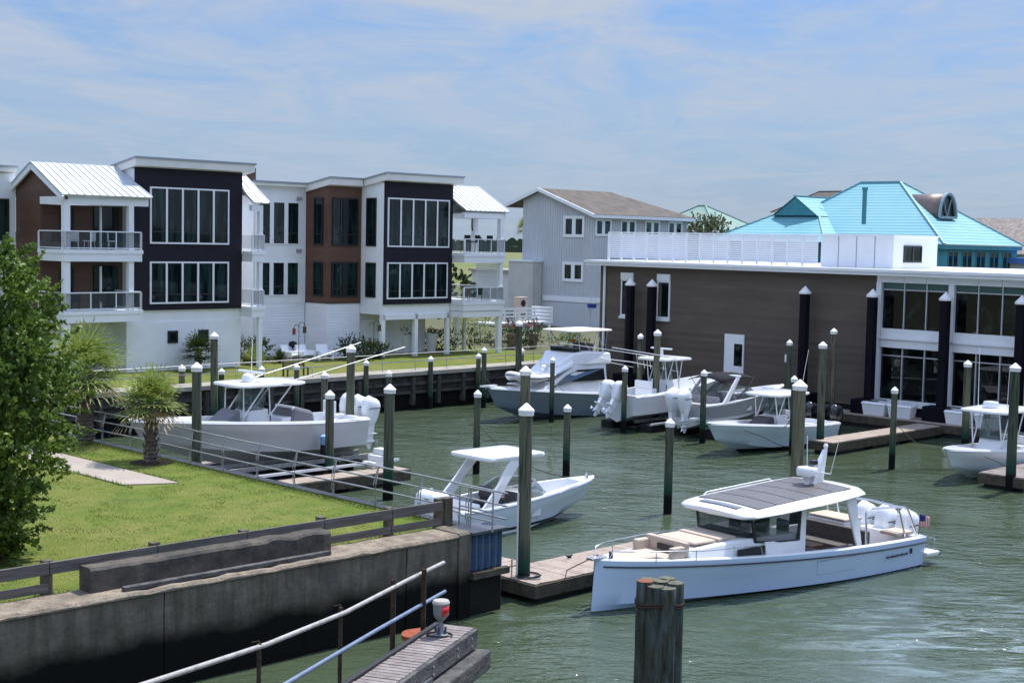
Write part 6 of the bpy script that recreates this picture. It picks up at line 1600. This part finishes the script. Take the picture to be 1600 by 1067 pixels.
# ---- 3. big centre console on the near lift ---------------------------------------------
lift(30.6, -46.8, 7.6, 3.9, .9, 'black cradle boat lift holding the large grey white centre console boat near the lawn')
def cconsole(name, loc, rot, label, L, B, zb, zs, zk, hullm, top_z, top, con, motors, mm=cowlwhite, tilt=0, covers=None, consolem=gel, z0=0, sc_=1.0, topm=gel, curve=1.8):
    """a centre console boat: hull, deck, console, hard top on tube legs, outboards"""
    t = thing(name, loc, rot, label, 'fishing boat')
    Hh = Hull(L, B, zb, zs, zk=zk, rake=1.5, fine=2.8, q=.58, zb_ch=.55, crisp=.35, curve=curve)
    h = bpart(t, Hh.skin(MB()), 'hull', hullm)
    for s_ in (1, -1): bpart(h, MB().tube(Hh.line(-.05, .012, 0, .995, s_), .03, 6), 'rub_rail', gel)
    Hh.cuts = [.06, .065, .86, .865]
    def fl3(tt):
        if tt < .06: return Hh.sheer(tt) + .01
        if tt < .86: return zs - .65 + .25 * tt
        return Hh.sheer(tt) + .02
    bpart(t, Hh.deck(MB(), fl3, gun=.24), 'deck', gel, smooth=30)
    fz = zs - .6
    cx0, cx1, cw = con
    rbox(cx0, cx1, -cw / 2, cw / 2, fz, fz + 1.25, tx=.5, ty=.08, sx=.05).build('console', consolem, t, bevel=.05)
    MB().box(cx1 - .05, cx1 + .6, -cw / 2 + .1, cw / 2 - .1, fz, fz + .5).build('console_seat', gel, t, bevel=.05)
    # windscreen on the console
    lo = [(cx0 + .3, cw / 2 - .08, fz + 1.22), (cx1 - .45, cw / 2 - .08, fz + 1.22), (cx1 - .3, 0, fz + 1.24), (cx1 - .45, -cw / 2 + .08, fz + 1.22), (cx0 + .3, -cw / 2 + .08, fz + 1.22)]
    hi = [(p[0] - .25, p[1] * .92, top_z - .12) for p in lo]
    glass_band(t, lo, hi, boatglass, 'windscreen', None)
    tx0, tx1, tw = top
    hardtop(t, tx0, tx1, tw, top_z, th=.1, camber=.05, m=topm, round_=.35)
    segs = []
    for s_ in (-1, 1):
        a = cw / 2 + .03
        segs += [[(cx0 - .1, s_ * a, fz), (cx0 + .05, s_ * a, fz + 1.0), (tx0 + .55, s_ * a, top_z - .06)], [(cx1 + .05, s_ * a, fz), (cx1 - .1, s_ * a, fz + 1.0), (tx1 - .5, s_ * a * .95, top_z - .06)],
                 [(cx0 + .05, s_ * a, fz + 1.0), ((tx0 + tx1) / 2, s_ * a, top_z - .06)], [(cx1 - .1, s_ * a, fz + 1.0), ((tx0 + tx1) / 2 + .2, s_ * a, top_z - .06)]]
    fpost(t, segs, .032)
    MB().box(cx0 - 1.15, cx0 - .55, -cw / 2, cw / 2, fz, fz + .85).build('leaning_post', gel, t, bevel=.05)
    MB().box(cx0 - 1.2, cx0 - 1.08, -cw / 2, cw / 2, fz + .85, fz + 1.25).build('seat_back', gel, t, bevel=.04)
    MB().box(.25, .6, -B * .3, B * .3, fz, fz + .45).build('transom_seat', gel, t, bevel=.05)
    for y in motors: outboard(t, .05, y, zs - .12, mm, tilt, 1.1)
    return t, Hh
hull3 = M("warm_grey_hull", (.62, .61, .60), (.57, .56, .56), .5, .35)
b3, H3 = cconsole('centre_console_boat', (-6.9, 60.4, 1.35), R(225), 'large warm grey centre console boat with fighting chair, raised on the lift beside the lawn', 10.5, 3.1, 1.62, 1.05, -.55, hull3, 2.72,
                  (2.9, 6.3, 2.3), (4.5, 5.9, 1.25), (-.75, 0, .75))
MB().loft([[(5.95, -.7, .8), (5.95, .7, .8), (7.3, .55, .85), (7.3, -.55, .85)], [(5.9, -.62, 1.75), (5.9, .62, 1.75), (6.1, .5, 1.72), (6.1, -.5, 1.72)]], True, True, True).build('console_cover', M("mid_grey_canvas", (.17, .17, .19), None, rough=.9), b3, bevel=.1)
MB().loft([[(2.2, -.75, .5), (3.7, -.75, .5), (3.7, .75, .5), (2.2, .75, .5)], [(2.35, -.65, 1.45), (3.4, -.65, 1.75), (3.4, .65, 1.75), (2.35, .65, 1.45)]], True, True, True).build('seat_cover', bpy.data.materials['mid_grey_canvas'], b3, bevel=.14)
fc = MB(); fc.box(1.0, 1.1, -.4, .4, 1.25, 1.75); fc.box(.6, 1.1, -.45, .45, 1.1, 1.2); fc.build('fighting_chair', gel, b3, bevel=.03)
MB().lathe([(.05, .4), (.05, 1.1)], (.85, 0), 8).build('chair_post', chrome, b3)
for s_ in (-1, 1):
    rodline(b3, [(4.6, s_ * 1.1, 2.7), (1.5, s_ * 1.3, 3.3), (-1.8, s_ * 1.5, 4.0)], .015, gel, 'outrigger')
MB().lathe([(.2, 2.8), (.23, 2.88), (.22, 3.05), (.12, 3.14), (.02, 3.16)], (5.4, .3), 16).build('satellite_dome', gel, b3, smooth=50)
MB().box(4.9, 5.05, -.9, .9, 3.12, 3.2).build('radar_array', gel, b3, bevel=.02)
MB().lathe([(.12, 2.8), (.1, 3.12)], (4.98, 0), 10).build('radar_base', gel, b3)
rodline(b3, [(4.6, -.6, 2.8), (4.55, -.6, 4.4)], .018, gel, 'antenna')
b3f = thing('bumper_cushion', (0, 0, 0), 0, 'blue and grey hanging bumper on the side of the lifted centre console boat', 'bumper')
b3f.location = (-6.9 + (2.6) * math.cos(R(225)) - 1.66 * math.sin(R(225)), 60.4 + 2.6 * math.sin(R(225)) + 1.66 * math.cos(R(225)), 1.55)
MB().lathe([(.04, -.5), (.15, -.42), (.15, -.05), (.14, 0)], (0, 0), 12).build('lower_half', dkf, b3f, smooth=50)
MB().lathe([(.14, .005), (.16, .05), (.15, .35), (.03, .42)], (0, 0), 12).build('upper_half', M("light_blue_vinyl", (.25, .42, .68), None), b3f, smooth=50)
stp = thing('dock_steps', W(36.6, -44.8, .62), ROT45, 'white moulded dock steps under the engines of the lifted boat', 'steps')
for i in range(3): MB().box(i * .28, 1.0, -.35, .35, i * .24, i * .24 + .24).build('step', gel, stp, bevel=.03)

# ---- 4. sport fishing boat with flybridge --------------------------------------------------
b4 = thing('sport_fishing_boat', W(66.0, -55.6), R(225), 'grey hulled sport fishing boat with white flybridge, its bow pointing left', 'fishing yacht')
H4 = Hull(12.3, 3.9, 1.95, 1.15, zk=-.6, rake=1.7, fine=2.7, q=.58, zb_ch=.5, crisp=.4)
hull4 = M("grey_hull", (.18, .23, .29), (.155, .20, .26), .6, .2, coat=.4, extra=zline(.0, .03, (.01, .01, .012)))
h = bpart(b4, H4.skin(MB()), 'hull', hull4)
for s_ in (1, -1): bpart(h, MB().tube(H4.line(-.06, .02, 0, .995, s_), .045, 6), 'rub_rail', gel)
H4.cuts = [.33, .335]
bpart(b4, H4.deck(MB(), lambda t: .6 if t < .335 else H4.sheer(t) + .03, gun=.25), 'deck', gel, smooth=30)
# deckhouse
rings = []
for (x, w_, z0, z1, wt) in ((4.0, 1.55, 1.3, 3.0, 1.35), (6.6, 1.5, 1.3, 3.0, 1.25), (7.6, 1.35, 1.4, 2.35, 1.1), (8.6, 1.1, 1.5, 1.85, .9), (9.0, .9, 1.6, 1.7, .8)):
    rings.append([(x, -w_, z0), (x, w_, z0), (x, wt, z1), (x, -wt, z1)])
dh = MB().loft(rings, True, True, True).build('deckhouse', gel, b4, bevel=.1)
for s_ in (1, -1):
    pts = [(4.3, 1.55, 2.05), (7.2, 1.47, 2.1), (8.35, 1.18, 1.74), (8.2, 1.16, 1.85), (7.25, 1.2, 2.42), (6.4, 1.33, 2.72), (4.3, 1.42, 2.72)]
    MB().add([(x, s_ * (y + .02), z) for x, y, z in pts], [tuple(range(7))]).build('cabin_window', tint, dh)
# flybridge
rings = []
for (x, w_, z0, z1) in ((3.6, 1.45, 2.95, 3.6), (5.6, 1.4, 2.95, 3.75), (6.6, 1.25, 2.95, 3.65), (7.4, .8, 2.8, 3.0)):
    rings.append([(x, -w_, z0), (x, w_, z0), (x, w_ * .92, z1), (x, -w_ * .92, z1)])
fbm = M("pale_blue_grey_gel", (.55, .62, .70), None, rough=.3)
MB().loft(rings, True, True, True).build('flybridge', gel, b4, bevel=.12)
MB().loft([[(6.7, -1.35, 2.9), (6.7, 1.35, 2.9), (8.3, 1.1, 2.35), (8.3, -1.1, 2.35)], [(6.7, -1.3, 3.25), (6.7, 1.3, 3.25), (7.9, 1.0, 2.55), (7.9, -1.0, 2.55)]], True, True, True).build('forward_brow', gel, b4, bevel=.12)
MB().box(5.7, 6.3, -1.0, 1.0, 3.6, 3.95).build('bridge_windscreen', tint, b4, bevel=.08)
hardtop(b4, 3.2, 6.9, 2.7, 4.9, th=.08, m=M("beige_top", (.62, .60, .54), None, rough=.5), camber=.05, round_=.3)
segs = []
for s_ in (-1, 1):
    segs += [[(4.0, s_ * 1.2, 3.4), (3.7, s_ * 1.15, 4.85)], [(6.0, s_ * 1.15, 3.5), (6.2, s_ * 1.1, 4.85)], [(5.0, s_ * 1.2, 3.5), (4.6, s_ * 1.15, 4.85)], [(4.0, s_ * 1.2, 3.5), (4.6, s_ * 1.15, 4.85)], [(5.0, s_ * 1.2, 3.5), (6.2, s_ * 1.1, 4.85)]]
fpost(b4, segs, .03, chrome)
MB().box(4.3, 4.8, -.6, .6, 3.5, 4.1).build('bridge_seat', greycush, b4, bevel=.05)
MB().box(5.2, 5.3, -.5, .1, 4.2, 4.3).build('orange_ring', M("orange_vinyl", (.55, .14, .05), None), b4, bevel=.02)
rods = MB()
for i in range(6): rods.tube([(3.7 + i * .03, -1.0 + i * .4, 3.3), (3.3 - i * .02, -1.0 + i * .42, 4.2)], .02, 5)
rods.build('fishing_rods', dkf, b4)
for s_ in (-1, 1): rodline(b4, [(4.6, s_ * 1.45, 3.3), (2.2, s_ * 1.7, 3.0), (-2.2, s_ * 1.8, 2.2)], .03, gel, 'outrigger')
MB().box(11.6, 12.7, -.12, .12, 1.98, 2.06).build('pulpit', gel, b4)
for s_ in (-1, 1): rodline(b4, [(7.8, s_ * 1.6, 1.6), (8.4, s_ * 1.5, 2.05), (9.2, s_ * 1.35, 2.2)], .02, name='side_rail')
mb = MB().box(9.2, 10.3, -.45, .45, 1.98, 2.05); mb.build('foredeck_hatch', gel, b4, bevel=.02)
# dinghy on its foredeck
dg = thing('inflatable_dinghy', (0, 0, 0), R(225) + R(168), 'small white inflatable dinghy with outboard lying on the bow of the sport fishing boat', 'dinghy')
bx_, by_ = W(66.0, -55.6)[:2]
def b4w(x, y, z): return Vector((bx_ + x * math.cos(R(225)) - y * math.sin(R(225)), by_ + x * math.sin(R(225)) + y * math.cos(R(225)), z))
dg.location = b4w(9.35, .25, 2.32); dg.rotation_euler = (0, R(0), R(225) + R(8))
tb = M("hypalon_grey_white", (.62, .62, .63), None, rough=.5)
MB().tube([(-1.5, .62, 0), (0, .68, .02), (.9, .6, .1), (1.45, .25, .25), (1.5, 0, .28), (1.45, -.25, .25), (.9, -.6, .1), (0, -.68, .02), (-1.5, -.62, 0)], [.1, .2, .2, .2, .2, .2, .2, .2, .1], 12).build('tube', tb, dg, smooth=60)
MB().tube([(-1.2, .87, 0.02), (0, .89, .02), (.95, .78, .1), (1.6, .3, .26), (1.7, 0, .29), (1.6, -.3, .26), (.95, -.78, .1), (0, -.89, .02), (-1.2, -.87, 0.02)], .03, 6).build('rub_strip', rub, dg)
MB().loft([[(-1.35, -.5, 0), (-1.35, 0, -.25), (-1.35, .5, 0)], [(.6, -.5, 0), (.6, 0, -.2), (.6, .5, 0)], [(1.3, -.1, .15), (1.3, 0, .05), (1.3, .1, .15)]], False).build('floor', gel, dg)
MB().box(-.2, .1, -.5, .5, .1, .3).build('seat', gel, dg, bevel=.03)
outboard(dg, -1.35, 0, .2, cowlwhite, 35, .55)
MB().box(-1.38, -1.32, -.5, .5, -.05, .25).build('transom', gel, dg)

# ---- 5. white centre console on lift --------------------------------------------------------
lift(58.0, -49.2, 7.5, 3.6, .55, 'black cradle lift under the white centre console with tilted engines')
hull5 = M("white_hull_two", (.74, .76, .78), (.70, .72, .75), .6, .35, coat=.0)
b5, H5 = cconsole('centre_console_boat', W(57.2, -49.2, .95), R(45), 'white centre console boat on a lift with two engines tilted up, stern towards the viewer', 9.8, 2.9, 1.65, .95, -.5, hull5, 2.75, (2.6, 5.2, 2.2), (3.3, 4.5, 1.2), (-.45, .4), tilt=38)
MB().box(3.5, 3.7, -.7, .7, 3.25, 3.33).build('radar_array', gel, b5, bevel=.03)
MB().lathe([(.12, 2.85), (.1, 3.26)], (3.6, 0), 10).build('radar_base', gel, b5)
for s_ in (-1, 1): rodline(b5, [(3.9, s_ * 1.0, 2.78), (1.0, s_ * 1.4, 3.2), (-2.6, s_ * 1.8, 3.7)], .02, gel, 'outrigger')
mb = MB()
for i in range(5): mb.tube([(2.75, -.9 + i * .45, 2.2), (2.55, -.9 + i * .45, 2.95)], .016, 5)
mb.build('rod_holders', chrome, b5)

# ---- 6. grey bowrider with canvas on lift -----------------------------------------------------
lift(58.6, -45.2, 7.2, 3.4, .55, 'black cradle lift under the grey bowrider with the open arch')
b6 = thing('bowrider', W(57.9, -45.2, .9), R(45), 'grey and white bowrider with a dark bimini on slanted arches, raised on a lift', 'motor boat')
H6 = Hull(8.8, 2.7, 1.35, .85, zk=-.45, rake=1.2, fine=2.8, q=.6, zb_ch=.5, crisp=.4)
hull6 = M("silver_grey_hull", (.30, .31, .34), (.27, .28, .31), .6, .35, coat=.0, extra=zline(.12, .14, (.65, .66, .67)))
h = bpart(b6, H6.skin(MB()), 'hull', hull6)
for s_ in (1, -1): bpart(h, MB().tube(H6.line(-.04, .015, 0, .995, s_), .03, 6), 'rub_rail', chrome)
H6.cuts = [.08, .085, .5, .505, .58, .585, .88, .885]
bpart(b6, H6.deck(MB(), lambda t: H6.sheer(t) - .1 if t < .08 else (.25 if t < .5 else (H6.sheer(t) + .02 if t < .58 else (.5 if t < .88 else H6.sheer(t) + .02))), gun=.2), 'deck', gel, smooth=30)
gcv = M("patterned_grey_vinyl", (.42, .41, .41), (.25, .24, .24), 6, .8)
for (x0, x1, y0, y1, z0, z1, m_, nme) in ((.5, 1.3, -1.0, 1.0, .5, .85, gcv, 'sun_pad'), (1.6, 2.2, -1, 1, .3, .75, gcv, 'aft_seat'), (1.5, 1.65, -1, 1, .75, 1.2, gcv, 'aft_backrest'), (3.0, 3.6, .3, .9, .3, 1.2, gcv, 'helm_seat'), (3.0, 3.6, -.9, -.3, .3, 1.2, gcv, 'helm_seat'), (4.0, 4.5, -1, -.3, .3, 1.2, gel, 'console'), (4.0, 4.5, .3, 1, .3, 1.2, gel, 'console')):
    MB().box(x0, x1, y0, y1, z0, z1).build(nme, m_, b6, bevel=.06)
lo = [(3.4, 1.2, 1.0), (4.5, 1.15, 1.08), (5.2, .8, 1.12), (5.5, 0, 1.15), (5.2, -.8, 1.12), (4.5, -1.15, 1.08), (3.4, -1.2, 1.0)]
hi = [(3.2, 1.1, 1.2), (4.0, 1.05, 1.6), (4.5, .7, 1.65), (4.7, 0, 1.67), (4.5, -.7, 1.65), (4.0, -1.05, 1.6), (3.2, -1.1, 1.2)]
glass_band(b6, lo, hi, boatglass, 'windscreen', darkframe)
for s_ in (-1, 1):
    MB().loft([[(1.5, s_ * 1.3, .85), (1.95, s_ * 1.3, .85), (1.95, s_ * 1.2, .85), (1.5, s_ * 1.2, .85)], [(2.9, s_ * 1.15, 2.2), (3.2, s_ * 1.15, 2.2), (3.2, s_ * 1.05, 2.2), (2.9, s_ * 1.05, 2.2)]], True, True, True).build('arch', gel, b6, bevel=.03)
MB().box(2.85, 3.25, -1.15, 1.15, 2.15, 2.26).build('arch', gel, b6, bevel=.03)
mb = MB(); mb.loft([[(x, -1.1 + 2.2 * k / 6, 2.35 - .012 * (x - 3.2) ** 2 * 6 - .03 * (k - 3) ** 2 * .8) for k in range(7)] for x in (1.6, 2.4, 3.2, 4.0, 4.6)], False)
bm_ = mb.build('bimini', M("charcoal_canvas", (.02, .02, .024), None, rough=.9), b6, smooth=60); bm_.modifiers.new('s', 'SOLIDIFY').thickness = .03
for s_ in (-1, 1): fpost(b6, [[(3.0, s_ * 1.2, 1.0), (1.7, s_ * 1.08, 2.2)], [(3.2, s_ * 1.2, 1.0), (4.55, s_ * 1.08, 2.15)]], .015, darkframe, 'bimini_frame')
for y in (-.4, .4): outboard(b6, .05, y, .72, cowlwhite, 0, 1.1)
MB().box(-.6, .1, -1.1, -.75, .15, .25).build('swim_platform', gel, b6)

# ---- 7. centre console, bow left, black outboards ------------------------------------------------
hull7 = M("pale_blue_hull", (.52, .62, .68), (.48, .58, .65), .6, .35, coat=.0, extra=zline(.12, .14, (.006, .006, .008)))
b7, H7 = cconsole('centre_console_boat', W(62.9, -40.4, 0.05), R(225), 'pale blue centre console boat with black outboards beside the finger dock, bow pointing left', 9.4, 2.9, 1.55, 1.0, -.5, hull7, 2.65, (2.2, 5.3, 2.2), (3.5, 4.7, 1.2), (-.75, 0, .75), mm=cowlblack, tilt=12)
MB().loft([[(4.75, -.6, .65), (4.75, .6, .65), (6.3, .45, .85), (6.3, -.45, .85)], [(4.65, -.52, 1.55), (4.65, .52, 1.55), (4.95, .42, 1.55), (4.95, -.42, 1.55)]], True, True, True).build('console_cover', M("brown_grey_canvas", (.09, .08, .08), None, rough=.9), b7, bevel=.08)
rodline(b7, [(2.9, .8, 2.7), (2.5, .9, 4.8)], .014, gel, 'antenna')
MB().box(2.3, 2.6, -.6, .6, .4, 1.3).build('rear_seats', dkf, b7, bevel=.06)
rodline(b7, [(7.9, 1.02, 1.2), (7.0, 1.35, .9), (6.0, 1.6, .45), (5.0, 1.7, .2)], .018, dkf, 'mooring_line')

# ---- 8. centre console at the right edge --------------------------------------------------------
hull8 = M("white_hull_three", (.70, .76, .80), (.66, .72, .77), .6, .35, coat=.0, extra=zline(.0, .02, (.03, .035, .04)))
b8, H8 = cconsole('centre_console_boat', W(65.0, -29.3, 0.02), R(225), 'white centre console boat cut by the right edge, moored against the grey dock', 9.6, 2.9, 1.5, .95, -.5, hull8, 2.9, (3.2, 6.6, 2.3), (4.4, 5.9, 1.3), (-.4, .4))
MB().lathe([(.3, 2.97), (.34, 3.05), (.34, 3.2), (.3, 3.27), (.03, 3.3)], (5.6, 0), 20).build('radar_dome', gel, b8, smooth=40)
rodline(b8, [(5.9, .9, 2.9), (6.0, 1.0, 5.0)], .014, gel, 'antenna'); rodline(b8, [(5.0, -.9, 2.9), (4.9, -1.0, 5.6)], .014, gel, 'antenna')
rodline(b8, [(8.0, 1.0, 1.15), (7.2, 1.3, .85), (6.4, 1.5, .45), (5.6, 1.6, .3)], .014, dkf, 'mooring_line')

# a personal watercraft platform end and cleats on the docks
for (u, v, z, lb) in ((28.3, -27.1, .58, 'dark cleat on the near corner of the floating dock'), (30.9, -28.3, .58, 'dark cleat on the far edge of the floating dock')):
    t = thing('dock_cleat', W(u, v, z), ROT45, lb, 'cleat')
    MB().box(-.06, .06, -.03, .03, 0, .06).build('base', dkf, t); MB().tube([(-.14, 0, .08), (0, 0, .07), (.14, 0, .08)], .02, 6).build('horn', dkf, t)
hp = thing('piling_hoop', (.58, 39.4, .6), 0, 'dark metal hoop and grey plate round the foot of the tallest near piling', 'dock hardware')
MB().tube([(.33 * math.cos(a), .33 * math.sin(a), .03) for a in [2 * math.pi * k / 20 for k in range(21)]], .03, 6).build('hoop', rub, hp)
MB().box(-.1, .35, -.36, -.05, 0, .012).build('plate', alu, hp)
hs_ = thing('hose_post', (.27, 39.3, .58), 0, 'thin pale conduit pole strapped to the left of the tallest near piling', 'pole')
MB().tube([(0, 0, 0), (0, 0, 2.4)], .035, 8).build('pole', capwhite, hs_)
MB().tube([(-.15, .05, 0), (-.15, .05, .5)], .02, 6).build('stub', chrome, hs_)

# ---- mooring lines from boats to pilings
rope_m = M("dark_rope", (.05, .045, .04), None, rough=.9)
def pile_at(px, D, z): return Vector((px2x(px, D), D, z))
def boat_pt(t_, x, y, z):
    a = t_.rotation_euler.z; c_, s_ = math.cos(a), math.sin(a)
    return Vector((t_.location.x + x * c_ - y * s_, t_.location.y + x * s_ + y * c_, t_.location.z + z))
for p, q, sag, lb in ((boat_pt(b7, 8.9, .3, 1.5), pile_at(1102.5, 71.1, 2.2), .35, 'dark line from the pale blue boat bow to the piling beside the twin outboards'),
                      (boat_pt(b7, 5.2, 1.4, 1.2), pile_at(1244, 67.8, 2.1), .2, 'dark line from the pale blue boat side to the dark green piling'),
                      (boat_pt(b4, 11.3, .6, 1.95), pile_at(757, 81.0, 2.3), .4, 'dark line from the grey sport fishing boat bow to a piling at the far seawall'),
                      (boat_pt(b8, 8.8, -.4, 1.45), pile_at(1402, 63.9, 2.3), .5, 'dark line from the bow of the right edge boat to the lone slim piling'),
                      (boat_pt(b2, 6.7, .5, 1.3), pile_at(747.5, 60.3, 2.2), .5, 'dark line from the bowrider bow to the piling behind its hard top')):
    n_ = 12; pts = [p.lerp(q, i / n_) - Vector((0, 0, sag * 4 * (i / n_) * (1 - i / n_))) for i in range(n_ + 1)]
    tag(MB().tube(pts, .016, 5).build('mooring_line', rope_m), lb, 'rope')
